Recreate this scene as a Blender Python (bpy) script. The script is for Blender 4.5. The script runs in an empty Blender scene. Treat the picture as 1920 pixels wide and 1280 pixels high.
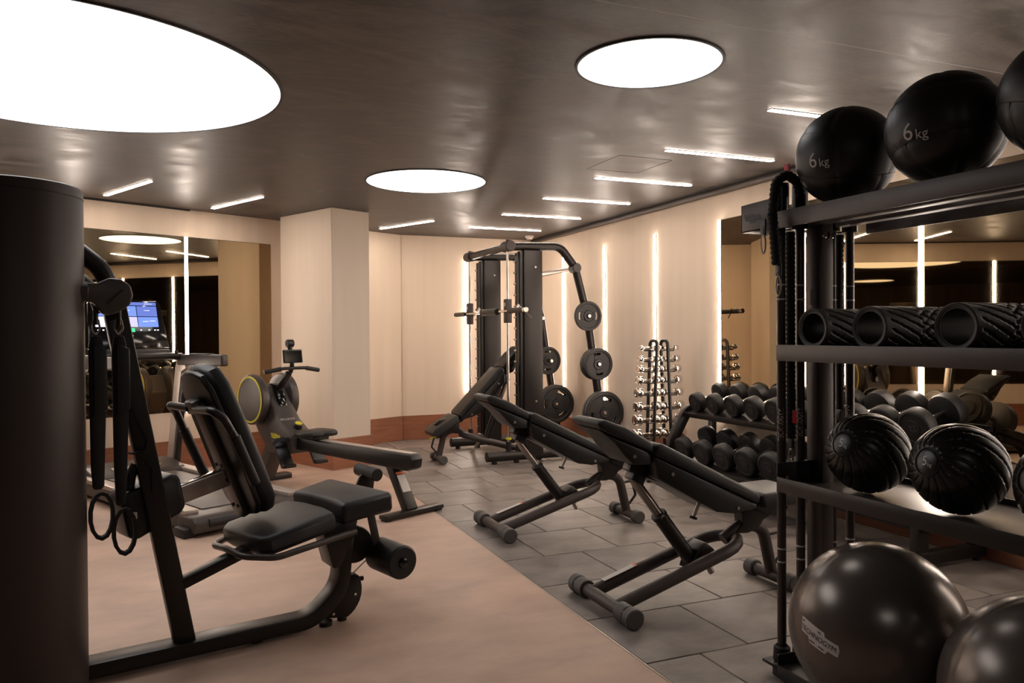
import bpy, bmesh, math, random
from mathutils import Vector, Matrix
random.seed(7)
PI = math.pi
SC = bpy.context.scene
COL = SC.collection
rad = math.radians

# ------------------------------------------------------------------ camera, world, exposure
F_PX, CAM_H = 1447.0, 1.308
YAW, PITCH, ROLL = rad(22.48), rad(-0.59), rad(0.36)
_r = Vector((math.cos(YAW), -math.sin(YAW), 0)); _f = Vector((math.sin(YAW), math.cos(YAW), 0)); _z = Vector((0, 0, 1))
_fw = _f * math.cos(PITCH) + _z * math.sin(PITCH); _up = _z * math.cos(PITCH) - _f * math.sin(PITCH)
_r2 = _r * math.cos(ROLL) - _up * math.sin(ROLL); _u2 = _r * math.sin(ROLL) + _up * math.cos(ROLL)
cam_data = bpy.data.cameras.new('camera'); cam = bpy.data.objects.new('camera', cam_data); COL.objects.link(cam)
cam_data.sensor_width = 36.0; cam_data.lens = F_PX / 1920 * 36.0; cam_data.clip_start = 0.05
M = Matrix((_r2, _u2, -_fw)).transposed().to_4x4(); M.translation = (0, 0, CAM_H)
cam.matrix_world = M
SC.camera = cam

world = bpy.data.worlds.new('world'); SC.world = world; world.use_nodes = True
world.node_tree.nodes['Background'].inputs['Color'].default_value = (0.9, 0.75, 0.62, 1)
world.node_tree.nodes['Background'].inputs['Strength'].default_value = 0.02
SC.view_settings.view_transform = 'Standard'
SC.view_settings.look = 'None'
SC.view_settings.gamma = 1.0
SC.view_settings.use_curve_mapping = False
SC.view_settings.exposure = 1.0
LED_COL, LED_STR = (1.0, 0.84, 0.715), 33.0          # wall and ceiling strips
DISC_COL, DISC_STR = (1.0, 0.97, 0.95), 1.9          # round ceiling lights

# ------------------------------------------------------------------ materials
MATS = {}
def mat(name, col, rough=0.5, metal=0.0, var=0.0, scale=(8, 8, 8), bump=0.0, bscale=60.0, spec=0.5, coat=0.0, detail=4.0, rvar=0.0, col2=None, sheen=0.0):
    m = bpy.data.materials.new(name); m.use_nodes = True; nt = m.node_tree; b = nt.nodes['Principled BSDF']
    b.inputs['Base Color'].default_value = (*col, 1); b.inputs['Roughness'].default_value = rough
    b.inputs['Metallic'].default_value = metal; b.inputs['Specular IOR Level'].default_value = spec
    b.inputs['Coat Weight'].default_value = coat
    if sheen: b.inputs['Sheen Weight'].default_value = sheen
    if var or bump or rvar or col2:
        tc = nt.nodes.new('ShaderNodeTexCoord')
    if var or col2 or rvar:
        mp = nt.nodes.new('ShaderNodeMapping'); mp.inputs['Scale'].default_value = scale
        nt.links.new(tc.outputs['Object'], mp.inputs['Vector'])
        nz = nt.nodes.new('ShaderNodeTexNoise'); nz.inputs['Scale'].default_value = 1.0; nz.inputs['Detail'].default_value = detail
        nz.inputs['Roughness'].default_value = 0.6
        nt.links.new(mp.outputs['Vector'], nz.inputs['Vector'])
        if var or col2:
            rp = nt.nodes.new('ShaderNodeValToRGB')
            lo = [c * (1 - var) for c in col]; hi = [min(1, c * (1 + var)) for c in col] if not col2 else list(col2)
            rp.color_ramp.elements[0].position = 0.3; rp.color_ramp.elements[1].position = 0.7
            rp.color_ramp.elements[0].color = (*lo, 1); rp.color_ramp.elements[1].color = (*hi, 1)
            nt.links.new(nz.outputs['Fac'], rp.inputs['Fac']); nt.links.new(rp.outputs['Color'], b.inputs['Base Color'])
        if rvar:
            mr = nt.nodes.new('ShaderNodeMapRange'); mr.inputs['From Min'].default_value = 0.3; mr.inputs['From Max'].default_value = 0.7
            mr.inputs['To Min'].default_value = rough - rvar; mr.inputs['To Max'].default_value = rough + rvar
            nt.links.new(nz.outputs['Fac'], mr.inputs['Value']); nt.links.new(mr.outputs['Result'], b.inputs['Roughness'])
    if bump:
        n2 = nt.nodes.new('ShaderNodeTexNoise'); n2.inputs['Scale'].default_value = bscale; n2.inputs['Detail'].default_value = 3
        nt.links.new(tc.outputs['Object'], n2.inputs['Vector'])
        bp = nt.nodes.new('ShaderNodeBump'); bp.inputs['Strength'].default_value = bump; bp.inputs['Distance'].default_value = 0.002
        nt.links.new(n2.outputs['Fac'], bp.inputs['Height']); nt.links.new(bp.outputs['Normal'], b.inputs['Normal'])
    MATS[name] = m
    return m
def emit(name, col, s):
    m = bpy.data.materials.new(name); m.use_nodes = True; nt = m.node_tree
    nt.nodes.remove(nt.nodes['Principled BSDF']); e = nt.nodes.new('ShaderNodeEmission')
    e.inputs['Color'].default_value = (*col, 1); e.inputs['Strength'].default_value = s
    nt.links.new(e.outputs[0], nt.nodes['Material Output'].inputs['Surface']); MATS[name] = m
    return m

mat('wallcloth', (0.80, 0.665, 0.535), 0.75, var=0.035, scale=(9, 9, 0.35), bump=0.25, bscale=180, spec=0.25)
mat('wallplaster', (0.68, 0.575, 0.475), 0.75, var=0.03, scale=(9, 9, 0.4), bump=0.15, bscale=150, spec=0.25)
mat('darkwall', (0.10, 0.07, 0.05), 0.6, var=0.3, scale=(6, 6, 0.4))
m = mat('ceilingplaster', (0.082, 0.068, 0.059), 0.40, spec=0.30)
nt = m.node_tree; b = nt.nodes['Principled BSDF']; tc = nt.nodes.new('ShaderNodeTexCoord')
def _noise(sc, scale, det, dist):
    mp = nt.nodes.new('ShaderNodeMapping'); mp.inputs['Scale'].default_value = sc; mp.inputs['Rotation'].default_value = (0, 0, 0.35)
    nt.links.new(tc.outputs['Object'], mp.inputs['Vector'])
    n = nt.nodes.new('ShaderNodeTexNoise'); n.inputs['Scale'].default_value = scale; n.inputs['Detail'].default_value = det
    n.inputs['Distortion'].default_value = dist; n.inputs['Roughness'].default_value = 0.62
    nt.links.new(mp.outputs['Vector'], n.inputs['Vector']); return n
n1 = _noise((1.0, 1.9, 1), 1.5, 10, 1.6); n2 = _noise((1, 2.2, 1), 7.0, 8, 2.2)
mx = nt.nodes.new('ShaderNodeMath'); mx.operation = 'MULTIPLY_ADD'; mx.inputs[1].default_value = 0.35
nt.links.new(n2.outputs['Fac'], mx.inputs[0]); nt.links.new(n1.outputs['Fac'], mx.inputs[2])
rp = nt.nodes.new('ShaderNodeValToRGB'); rp.color_ramp.elements[0].position = 0.56; rp.color_ramp.elements[1].position = 0.80
rp.color_ramp.elements[0].color = (0.014, 0.011, 0.0095, 1); rp.color_ramp.elements[1].color = (0.105, 0.083, 0.073, 1)
nt.links.new(mx.outputs[0], rp.inputs['Fac']); nt.links.new(rp.outputs['Color'], b.inputs['Base Color'])
mr_ = nt.nodes.new('ShaderNodeMapRange'); mr_.inputs['From Min'].default_value = 0.5; mr_.inputs['From Max'].default_value = 0.86; mr_.inputs['To Min'].default_value = 0.36; mr_.inputs['To Max'].default_value = 0.56
nt.links.new(mx.outputs[0], mr_.inputs['Value']); nt.links.new(mr_.outputs['Result'], b.inputs['Roughness'])
bp_ = nt.nodes.new('ShaderNodeBump'); bp_.inputs['Strength'].default_value = 0.22; bp_.inputs['Distance'].default_value = 0.01
nt.links.new(mx.outputs[0], bp_.inputs['Height']); nt.links.new(bp_.outputs['Normal'], b.inputs['Normal'])
mat('groove', (0.012, 0.010, 0.009), 0.6)
mat('woodbase', (0.30, 0.115, 0.058), 0.5, var=0.22, scale=(3, 3, 60), detail=6)
mat('floorstone', (0.50, 0.345, 0.265), 0.55, var=0.20, scale=(2.2, 3.5, 3), detail=9, bump=0.1, bscale=90, spec=0.35, rvar=0.08)
for i, (a, c) in enumerate([((0.195, 0.163, 0.145), 0.0), ((0.165, 0.139, 0.125), 0.1), ((0.220, 0.186, 0.166), 0.0)]):
    mat('rubbertile%d' % i, a, 0.47, var=0.5, scale=(3.2 + c, 5.5, 3), detail=9, bump=0.12, bscale=120, spec=0.5, rvar=0.08)
mat('underlay', (0.02, 0.018, 0.016), 0.9)
mat('trimmetal', (0.55, 0.47, 0.40), 0.35, metal=0.8)
m = mat('mirror', (0.50, 0.405, 0.275), 0.015, metal=1.0)
mat('frame', (0.020, 0.0155, 0.0135), 0.38, metal=0.25, spec=0.5, bump=0.03, bscale=400)
mat('framesoft', (0.050, 0.036, 0.032), 0.48, spec=0.45, bump=0.03, bscale=400)
mat('rackgrey', (0.072, 0.058, 0.054), 0.42, metal=0.3, var=0.06, scale=(9, 9, 9))
mat('rackblack', (0.017, 0.014, 0.013), 0.35, metal=0.3)
mat('traytop', (0.10, 0.082, 0.072), 0.33, metal=0.3)
mat('leather', (0.0095, 0.009, 0.009), 0.47, bump=0.25, bscale=260, spec=0.45)
mat('leatherlit', (0.020, 0.0185, 0.018), 0.46, bump=0.25, bscale=260, spec=0.45)  # black leather made paler: light on the seat tops put into the colour
mat('shell', (0.0075, 0.0062, 0.0058), 0.38, spec=0.5)
mat('rubber', (0.0145, 0.0125, 0.012), 0.52, var=0.15, scale=(20, 20, 20), bump=0.1, bscale=200, spec=0.4)
mat('rubbercap', (0.078, 0.070, 0.066), 0.6, bump=0.1, bscale=200)
mat('strap', (0.010, 0.009, 0.009), 0.8, bump=0.3, bscale=300)
mat('chrome', (0.78, 0.72, 0.66), 0.12, metal=1.0)
mat('steel', (0.42, 0.37, 0.33), 0.3, metal=1.0)
mat('alu', (0.46, 0.39, 0.34), 0.42, metal=0.35, var=0.08, scale=(3, 60, 60))
mat('graphite', (0.085, 0.072, 0.066), 0.4, metal=0.4)
mat('barmetal', (0.060, 0.052, 0.049), 0.3, metal=0.6)
mat('foam', (0.034, 0.030, 0.028), 0.5, bump=0.1, bscale=200, spec=0.4)
mat('markprint', (0.62, 0.58, 0.55), 0.5)
mat('belt', (0.12, 0.10, 0.09), 0.5, var=0.1, scale=(4, 4, 4))
mat('slam', (0.0085, 0.0065, 0.006), 0.34, spec=0.45)
mat('gymball', (0.135, 0.112, 0.098), 0.27, metal=0.5, var=0.06, scale=(5, 5, 5), bump=0.03, bscale=300)
mat('vinyl', (0.009, 0.008, 0.008), 0.46, bump=0.15, bscale=120, spec=0.5)
mat('stitch', (0.004, 0.004, 0.004), 0.6)
mat('yellow', (0.72, 0.62, 0.03), 0.45)
mat('red', (0.62, 0.015, 0.03), 0.5)
mat('orange', (0.75, 0.16, 0.03), 0.5)
mat('print', (0.55, 0.50, 0.47), 0.5)
mat('printdim', (0.30, 0.26, 0.24), 0.5)
mat('printdark', (0.02, 0.017, 0.016), 0.5)
mat('blackglass', (0.005, 0.005, 0.006), 0.08, spec=0.5)
mat('whiteplastic', (0.6, 0.54, 0.48), 0.45)
emit('led', LED_COL, LED_STR)
emit('disc', DISC_COL, DISC_STR)
emit('scr_blue', (0.10, 0.14, 0.42), 0.9); emit('scr_light', (0.45, 0.42, 0.62), 0.9); emit('scr_mid', (0.14, 0.22, 0.60), 0.9)
emit('scr_green', (0.06, 0.55, 0.25), 0.9); emit('scr_white', (0.8, 0.8, 0.9), 0.9); emit('exitgreen', (0.05, 0.8, 0.3), 1.2)

# ------------------------------------------------------------------ mesh building
def fillet(pts, r, n=6):
    pts = [Vector(p) for p in pts]
    if not r or len(pts) < 3: return pts
    out = [pts[0]]
    for i in range(1, len(pts) - 1):
        p = pts[i]; a = pts[i - 1] - p; b = pts[i + 1] - p
        la, lb = a.length, b.length; a.normalize(); b.normalize()
        ang = a.angle(b)
        if ang > rad(178): out.append(p); continue
        d = min(r / math.tan(ang / 2), la * 0.49, lb * 0.49)
        p0, p1 = p + a * d, p + b * d
        for k in range(n + 1):
            t = k / n
            q = p0 * (1 - t) ** 2 + p * 2 * t * (1 - t) + p1 * t * t
            out.append(q)
    out.append(pts[-1])
    return out

class MB:
    def __init__(s): s.bm = bmesh.new()
    def raw(s, vs, fs, bevel=0, seg=2, ang=30):
        t = bmesh.new(); bv = [t.verts.new(v) for v in vs]
        for f in fs:
            try: t.faces.new([bv[i] for i in f])
            except ValueError: pass
        bmesh.ops.recalc_face_normals(t, faces=t.faces)
        if bevel:
            t.normal_update()
            es = [e for e in t.edges if len(e.link_faces) == 2 and e.calc_face_angle(0) > rad(ang)]
            bmesh.ops.bevel(t, geom=es, offset=bevel, segments=seg, profile=0.5, affect='EDGES', clamp_overlap=True)
        me = bpy.data.meshes.new('t'); t.to_mesh(me); t.free(); s.bm.from_mesh(me); bpy.data.meshes.remove(me)
        return s
    def box(s, c, d, bevel=0.0, seg=2, rot=None):
        c = Vector(c); h = Vector(d) / 2
        vs = [Vector((x * h.x, y * h.y, z * h.z)) for x in (-1, 1) for y in (-1, 1) for z in (-1, 1)]
        if rot is not None: vs = [rot @ v for v in vs]
        vs = [v + c for v in vs]
        return s.raw(vs, [(0, 1, 3, 2), (4, 6, 7, 5), (0, 4, 5, 1), (2, 3, 7, 6), (0, 2, 6, 4), (1, 5, 7, 3)], bevel, seg)
    def bar(s, p0, p1, w, h, bevel=0.004, upv=(0, 0, 1), seg=2):
        "box-section bar from p0 to p1; w across, h along upv side"
        p0, p1 = Vector(p0), Vector(p1); d = (p1 - p0); L = d.length; d.normalize()
        sd = d.cross(Vector(upv))
        if sd.length < 1e-4: sd = d.cross(Vector((1, 0, 0)))
        sd.normalize(); u = sd.cross(d)
        return s.box((p0 + p1) / 2, (w, L, h), bevel, seg, Matrix((sd, d, u)).transposed())
    def tube(s, pts, r, n=12, fr=0, caps=True, fn=6, closed=False):
        P = fillet(pts, fr, fn); N = len(P)
        R = r if isinstance(r, (list, tuple)) else [r] * N
        if len(R) != N: R = [R[0] + (R[-1] - R[0]) * i / (N - 1) for i in range(N)]
        T = []
        for i in range(N):
            a = P[(i - 1) % N] if (closed or i > 0) else P[i]; b = P[(i + 1) % N] if (closed or i < N - 1) else P[i]
            T.append((b - a).normalized())
        ref = Vector((0, 0, 1)) if abs(T[0].z) < 0.9 else Vector((1, 0, 0))
        u = T[0].cross(ref).normalized(); vs = []; fs = []
        for i in range(N):
            u = (u - T[i] * u.dot(T[i])).normalized(); v = T[i].cross(u)
            for k in range(n):
                a = 2 * PI * k / n; vs.append(P[i] + (u * math.cos(a) + v * math.sin(a)) * R[i])
        for i in range(N if closed else N - 1):
            for k in range(n):
                j = (i + 1) % N
                fs.append((i * n + k, i * n + (k + 1) % n, j * n + (k + 1) % n, j * n + k))
        if caps and not closed: fs += [tuple(range(n)), tuple(range((N - 1) * n, N * n))]
        return s.raw(vs, fs)
    def cyl(s, p0, p1, r, r2=None, n=20, bevel=0.0):
        p0, p1 = Vector(p0), Vector(p1); d = (p1 - p0).normalized()
        if bevel:
            L = (p1 - p0).length; r2 = r if r2 is None else r2
            return s.lathe([(0, 0), (r - bevel, 0), (r, bevel), (r2, L - bevel), (r2 - bevel, L), (0, L)], p0, d, n)
        return s.tube([p0, p1], [r, r if r2 is None else r2], n)
    def lathe(s, prof, o, axis=(0, 0, 1), n=32, a0=0, a1=None):
        o = Vector(o); ax = Vector(axis).normalized()
        u = ax.orthogonal().normalized(); v = ax.cross(u)
        vs, fs, rows = [], [], []
        for (r, z) in prof:
            if r < 1e-6: rows.append([len(vs)]); vs.append(o + ax * z); continue
            row = []
            for k in range(n):
                a = 2 * PI * k / n; row.append(len(vs)); vs.append(o + ax * z + (u * math.cos(a) + v * math.sin(a)) * r)
            rows.append(row)
        for A, B in zip(rows, rows[1:]):
            for k in range(n):
                k2 = (k + 1) % n
                if len(A) == 1 and len(B) == 1: continue
                if len(A) == 1: fs.append((A[0], B[k], B[k2]))
                elif len(B) == 1: fs.append((A[k], A[k2], B[0]))
                else: fs.append((A[k], A[k2], B[k2], B[k]))
        return s.raw(vs, fs)
    def prism(s, poly, o, u, v, t, bevel=0.0, seg=2, ang=30, off=0.0):
        "polygon (a,b)->o+a*u+b*v, extruded by t along u x v, centred (shifted by off)"
        o, u, v = Vector(o), Vector(u), Vector(v); w = u.cross(v).normalized(); n = len(poly)
        vs = [o + u * a + v * b + w * (off - t / 2) for a, b in poly] + [o + u * a + v * b + w * (off + t / 2) for a, b in poly]
        fs = [tuple(range(n)), tuple(range(n, 2 * n))] + [(i, (i + 1) % n, n + (i + 1) % n, n + i) for i in range(n)]
        return s.raw(vs, fs, bevel, seg, ang)
    def sweep(s, pts, w, h, side, fr=0, fn=8, bevel=0.004):
        "box section swept along a planar path; w along side (plane normal), h in the plane"
        P = fillet(pts, fr, fn); sd = Vector(side).normalized(); vs, fs = [], []; N = len(P)
        for i in range(N):
            if i == 0: t = P[1] - P[0]
            elif i == N - 1: t = P[-1] - P[-2]
            else: t = (P[i + 1] - P[i]).normalized() + (P[i] - P[i - 1]).normalized()
            t.normalize(); up = sd.cross(t).normalized()
            c = 1.0
            if 0 < i < N - 1: c = 1 / max(0.5, math.cos((P[i + 1] - P[i]).angle(P[i] - P[i - 1]) / 2))
            for a, b in ((-1, -1), (1, -1), (1, 1), (-1, 1)): vs.append(P[i] + sd * a * w / 2 + up * b * h / 2 * c)
        for i in range(N - 1):
            for k in range(4): fs.append((4 * i + k, 4 * i + (k + 1) % 4, 4 * i + 4 + (k + 1) % 4, 4 * i + 4 + k))
        fs += [(0, 1, 2, 3), (4 * N - 4, 4 * N - 3, 4 * N - 2, 4 * N - 1)]
        return s.raw(vs, fs, bevel, 2, 40)
    def mesh(s, me, mtx=None):
        k = len(s.bm.verts); s.bm.from_mesh(me)
        if mtx is not None:
            s.bm.verts.ensure_lookup_table()
            for v in s.bm.verts[k:]: v.co = mtx @ v.co
        return s
    def data(s, name, smooth=38):
        me = bpy.data.meshes.new(name); s.bm.normal_update(); s.bm.to_mesh(me); s.bm.free()
        for p in me.polygons: p.use_smooth = True
        me.set_sharp_from_angle(angle=rad(smooth))
        return me

def link(name, me, material, parent=None, label=None):
    o = bpy.data.objects.new(name, me); COL.objects.link(o)
    if material is not None and not me.materials: me.materials.append(MATS[material])
    if parent is not None: o.parent = parent
    if label: o['label'] = label
    return o
def part(parent, name, mb, material, label=None, smooth=38):
    return link(name, mb.data(name, smooth) if isinstance(mb, MB) else mb, material, parent, label)
def tag(o, label, cat, group=None):
    o['label'] = label; o['category'] = cat
    if group: o['group'] = group
    return o
def thing(name, label, cat, loc=(0, 0, 0), rotz=0.0, group=None):
    o = bpy.data.objects.new(name, None); COL.objects.link(o); o.location = loc; o.rotation_euler = (0, 0, rotz)
    o.empty_display_size = 0.1
    return tag(o, label, cat, group)
def solid(name, mb, material, label, cat, loc=(0, 0, 0), group=None, rotz=0.0):
    o = link(name, mb.data(name) if isinstance(mb, MB) else mb, material); o.location = loc; o.rotation_euler = (0, 0, rotz)
    return tag(o, label, cat, group)
def struct(name, mb, material, parent=None, smooth=38):
    o = link(name, mb.data(name, smooth) if isinstance(mb, MB) else mb, material, parent)
    if parent is None: o['kind'] = 'structure'
    return o
def copy_tree(root, loc, rotz, label=None, group=None):
    r = root.copy(); COL.objects.link(r); r.location = loc; r.rotation_euler = (0, 0, rotz)
    if label: r['label'] = label
    if group: r['group'] = group
    for ch in root.children:
        c = ch.copy(); COL.objects.link(c); c.parent = r
        for g in ch.children:
            d = g.copy(); COL.objects.link(d); d.parent = c
    return r

_txt = {}
def text_mesh(s, size=1.0, ext=0.0, sub=0):
    key = (s, size, ext, sub)
    if key in _txt: return _txt[key]
    cu = bpy.data.curves.new('t', 'FONT'); cu.body = s; cu.size = size; cu.extrude = ext; cu.align_x = 'CENTER'; cu.align_y = 'CENTER'
    cu.resolution_u = 3
    ob = bpy.data.objects.new('t', cu); COL.objects.link(ob)
    dg = bpy.context.evaluated_depsgraph_get(); me = bpy.data.meshes.new_from_object(ob.evaluated_get(dg))
    bpy.data.objects.remove(ob); bpy.data.curves.remove(cu)
    me.materials.clear()
    if sub:
        b = bmesh.new(); b.from_mesh(me); bmesh.ops.triangulate(b, faces=b.faces); bmesh.ops.subdivide_edges(b, edges=b.edges, cuts=sub, use_grid_fill=True); b.to_mesh(me); b.free()
    _txt[key] = me
    return me
def frame_m(o, u, v):
    u, v = Vector(u).normalized(), Vector(v).normalized(); w = u.cross(v)
    m = Matrix((u, v, w)).transposed().to_4x4(); m.translation = Vector(o); return m
def on_sphere(me, c, R, cdir, upd, lift=0.0012):
    "wrap a flat mesh onto a ball"
    c = Vector(c); n = Vector(cdir).normalized(); u = Vector(upd).cross(n).normalized(); v = n.cross(u)
    out = me.copy()
    for p in out.vertices:
        q = (n * R + u * p.co.x + v * p.co.y).normalized() * (R + lift + p.co.z); p.co = c + q
    return out
# brand badge: outline, word and two rules (unit width 1)
BADGE = [(-.5, .17), (-.33, .17), (.12, .17), (.16, .10), (.45, .10), (.5, .02), (.5, -.12), (.28, -.12), (.24, -.2), (-.14, -.2), (-.2, -.10), (-.4, -.10), (-.44, .0)]
def badge_plate(w, ext=0.0, sub=0):
    b = bmesh.new(); vs = [b.verts.new((x * w, y * w, 0)) for x, y in BADGE]; b.faces.new(vs)
    bmesh.ops.triangulate(b, faces=b.faces)
    if sub: bmesh.ops.subdivide_edges(b, edges=b.edges, cuts=sub, use_grid_fill=True)
    me = bpy.data.meshes.new('badge'); b.to_mesh(me); b.free(); return me
def badge_word(w, sub=0):
    mb = MB(); mb.mesh(text_mesh('TECHNOGYM', w * 0.140, 0, sub), Matrix.Translation((0.0, -0.01 * w, 0)))
    mb.raw([(-.44 * w, .125 * w, 0), (.05 * w, .125 * w, 0), (.05 * w, .10 * w, 0), (-.44 * w, .10 * w, 0)], [(0, 1, 2, 3)])
    mb.raw([(-.14 * w, -.13 * w, 0), (.2 * w, -.13 * w, 0), (.2 * w, -.155 * w, 0), (-.14 * w, -.155 * w, 0)], [(0, 1, 2, 3)])
    return mb.data('word')

# ------------------------------------------------------------------ the room
ZC = 2.534
UX, UN = Vector((.902, .432, 0)), Vector((-.432, .902, 0))     # along / behind the slanted left wall
P0 = Vector((.882, 8.616, 0))
ROT_L = math.atan2(.432, .902)
WX, WY = 4.19, 9.33                                              # right wall, back wall
def L(s, t=0, z=0): return P0 + UX * s - UN * t + Vector((0, 0, z))   # t metres in front of the left wall
S_END = (2.39 - .882) / .902
# floor: stone screed left, rubber tiles right
XB = 1.64
floor = struct('floor', MB().box(((-4.2 + XB) / 2, 3.0, -0.05), (XB + 4.2, 13.6, 0.1)), 'floorstone')
struct('floor_underlay', MB().box(((XB + WX) / 2, 3.0, -0.07), (WX - XB + 0.02, 13.6, 0.1)), 'underlay', floor)
TX0, TY0, TS = XB + 0.004, 0.107, 0.5
_tiles = {}
def tile(x0, x1, y0, y1, k):
    g = 0.0032; w, d = x1 - x0 - 2 * g, y1 - y0 - 2 * g
    key = (round(w, 3), round(d, 3), k)
    if key not in _tiles:
        _tiles[key] = MB().box((0, 0, -0.0105), (w, d, 0.021), 0.0025, 1).data('tile')
    o = link('tile', _tiles[key], 'rubbertile%d' % k, floor); o.location = ((x0 + x1) / 2, (y0 + y1) / 2, 0.0)
for r in range(-4, 19):
    y0 = TY0 + TS * r; y1 = min(y0 + TS, WY)
    off = 0.0 if r % 2 else 0.255
    xs = [TX0] + [TX0 + off + TS * k for k in range(0 if off else 1, 7)]
    xs = [x for x in xs if x < WX - 0.03] + [WX]
    for x0, x1 in zip(xs, xs[1:]): tile(x0, x1, y0, y1, random.choice((0, 0, 1, 2)))
struct('trim_1', MB().box((XB - 0.002, 3.0, 0.0005), (0.006, 12.6, 0.004), 0.001), 'trimmetal')

def wall(name, a, b, mtl, z0=0.0, z1=ZC + 0.02, t=0.12):
    a, b = Vector(a), Vector(b); d = (b - a).normalized(); n = Vector((d.y, -d.x, 0))       # n points away from the room when walking with the room on the left
    c = (a + b) / 2 + n * t / 2 + Vector((0, 0, (z0 + z1) / 2))
    return struct(name, MB().box(c, ((b - a).length, t, z1 - z0), 0, 2, Matrix((d, -n, Vector((0, 0, 1)))).transposed()), mtl)
wall('wall_right', (WX, -3.6, 0), (WX, WY + .12, 0), 'wallcloth')
wall('wall_back', (WX, WY, 0), (2.39, WY, 0), 'wallcloth')
wall('wall_left', L(S_END), L(-4.4), 'wallcloth')
_pl = L(-4.4)
wall('wall_side', (_pl.x, _pl.y, 0), (_pl.x, -3.6, 0), 'darkwall')
wall('wall_rear', (_pl.x, -3.6, 0), (WX, -3.6, 0), 'darkwall')
# ceiling: main plaster field and a second field behind a joint
JY = 2.515
ceiling = struct('ceiling', MB().box((0.4, (JY + 9.6) / 2, ZC + .05), (8.4, 9.6 - JY, 0.1)), 'ceilingplaster')
struct('ceiling_field', MB().box((0.4, (JY - 0.006 - 3.7) / 2, ZC + .047), (8.4, JY - .006 + 3.7, 0.1)), 'ceilingplaster', ceiling)
struct('ceiling_bead', MB().box((0.4, JY - .003, ZC - .0015), (8.2, .005, .003)), 'printdim', ceiling)
hx0, hx1, hy0, hy1 = 2.735, 3.165, 4.65, 5.12
hf = MB()
for c, d in (((hx0, (hy0 + hy1) / 2), (.004, hy1 - hy0)), ((hx1, (hy0 + hy1) / 2), (.004, hy1 - hy0)), (((hx0 + hx1) / 2, hy0), (hx1 - hx0, .004)), (((hx0 + hx1) / 2, hy1), (hx1 - hx0, .004))):
    hf.box((c[0], c[1], ZC - .0005), (d[0], d[1], .002))
struct('hatch_joint', hf, 'groove', ceiling)
# shadow-gap trims under the ceiling
tr = struct('trim_2', MB().box((WX - .03, 3.0, ZC - .022), (0.06, 12.6, 0.044), .003), 'graphite')
struct('shadow_gap', MB().box((WX - .085, 2.8, ZC - .001), (0.03, 12.4, 0.004)), 'groove', tr)
tr = struct('trim_3', MB().box(L(-2.7, .012, ZC - .006), (3.4, 0.024, 0.012), .002, 2, Matrix.Rotation(ROT_L, 3, 'Z')), 'groove')
# skirting boards
BBH = 0.297
def skirt(name, a, b, h=BBH, t=0.018):
    a, b = Vector(a), Vector(b); d = (b - a).normalized(); n = Vector((-d.y, d.x, 0))
    return struct(name, MB().box((a + b) / 2 + n * t / 2 + Vector((0, 0, h / 2)), ((b - a).length, t, h), .002, 1, Matrix((d, n, Vector((0, 0, 1)))).transposed()), 'woodbase')
skirt('baseboard_right', (WX, -3.5, 0), (WX, WY, 0))
skirt('baseboard_back', (WX, WY, 0), (2.39, WY, 0))
skirt('baseboard_left', L(S_END), L(-4.3))
# pillar in front of the left wall
PC = Vector((1.245, 7.54, 0))
pil = PC + UX * .225 + UN * .4525
RL = Matrix.Rotation(ROT_L, 3, 'Z')
pillar = struct('wall_pillar', MB().box(pil + Vector((0, 0, ZC / 2)), (.45, .905, ZC), .003, 1, RL), 'wallplaster')
struct('baseboard_pillar', MB().box(pil + Vector((0, 0, BBH / 2)), (.45 + .034, .905 + .03, BBH), .002, 1, RL), 'woodbase')
# mirrors
MZ0, MZ1 = 0.575, 2.265
mr = thing('wall_mirror', 'bronze tinted wall mirror behind the dumbbell rack', 'mirror', (WX, 2.0, (MZ0 + MZ1) / 2))
part(mr, 'glass', MB().box((-.006, (5.41 - 2.0 + -1.2 - 2.0) / 2, 0), (.008, 5.41 + 1.2, MZ1 - MZ0)), 'mirror')
part(mr, 'backing', MB().box((-.001, (5.41 - 2.0 + -1.2 - 2.0) / 2, 0), (.002, 5.43 + 1.2, MZ1 - MZ0 + .01)), 'groove')
mr = thing('wall_mirror', 'bronze tinted wall mirror behind the treadmill and rower', 'mirror', L(-2.0, 0, (MZ0 + MZ1) / 2), ROT_L)
part(mr, 'glass', MB().box(((-.125 + 2 - 3.9 + 2) / 2, -.006, 0), (3.9 - .125, .008, MZ1 - MZ0)), 'mirror')
part(mr, 'backing', MB().box(((-.125 + 2 - 3.9 + 2) / 2, -.001, 0), (3.9 - .115, .002, MZ1 - MZ0 + .01)), 'groove')
# vertical light strips on the walls
def led_v(p, rotz, label, z0=.56, z1=2.27, w=.030):
    t = thing('light_strip', label, 'light strip', (p[0], p[1], z0), rotz, 'vertical wall light strips')
    part(t, 'channel', MB().box((0, -.010, (z1 - z0) / 2), (w + .006, .006, z1 - z0), 0), 'alu')
    part(t, 'diffuser', MB().box((0, -.015, (z1 - z0) / 2), (w, .006, z1 - z0 - .004), .001, 1), 'led')
ORD = ['first', 'second', 'third', 'fourth', 'fifth', 'sixth', 'seventh', 'eighth', 'ninth', 'tenth']
for i, y in enumerate((8.46, 7.45, 6.445)): led_v((WX + .007, y), -PI / 2, ('slim vertical light strip on the beige wall, nearest the room corner', 'slim vertical light strip on the beige wall, behind the smith machine plates', 'slim vertical light strip on the beige wall, behind the chrome dumbbell tower')[i])
led_v((WX, 5.435), -PI / 2, 'slim vertical light strip at the edge of the mirror behind the dumbbells')
for i, y in enumerate((4.455, 3.455, 2.46, 1.46)): led_v((WX, y), -PI / 2, 'slim vertical light strip over the mirror behind the dumbbells, %s from its edge strip' % ORD[i])
led_v((3.225, WY + .007), 0, 'slim vertical light strip on the wall behind the smith machine')
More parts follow.
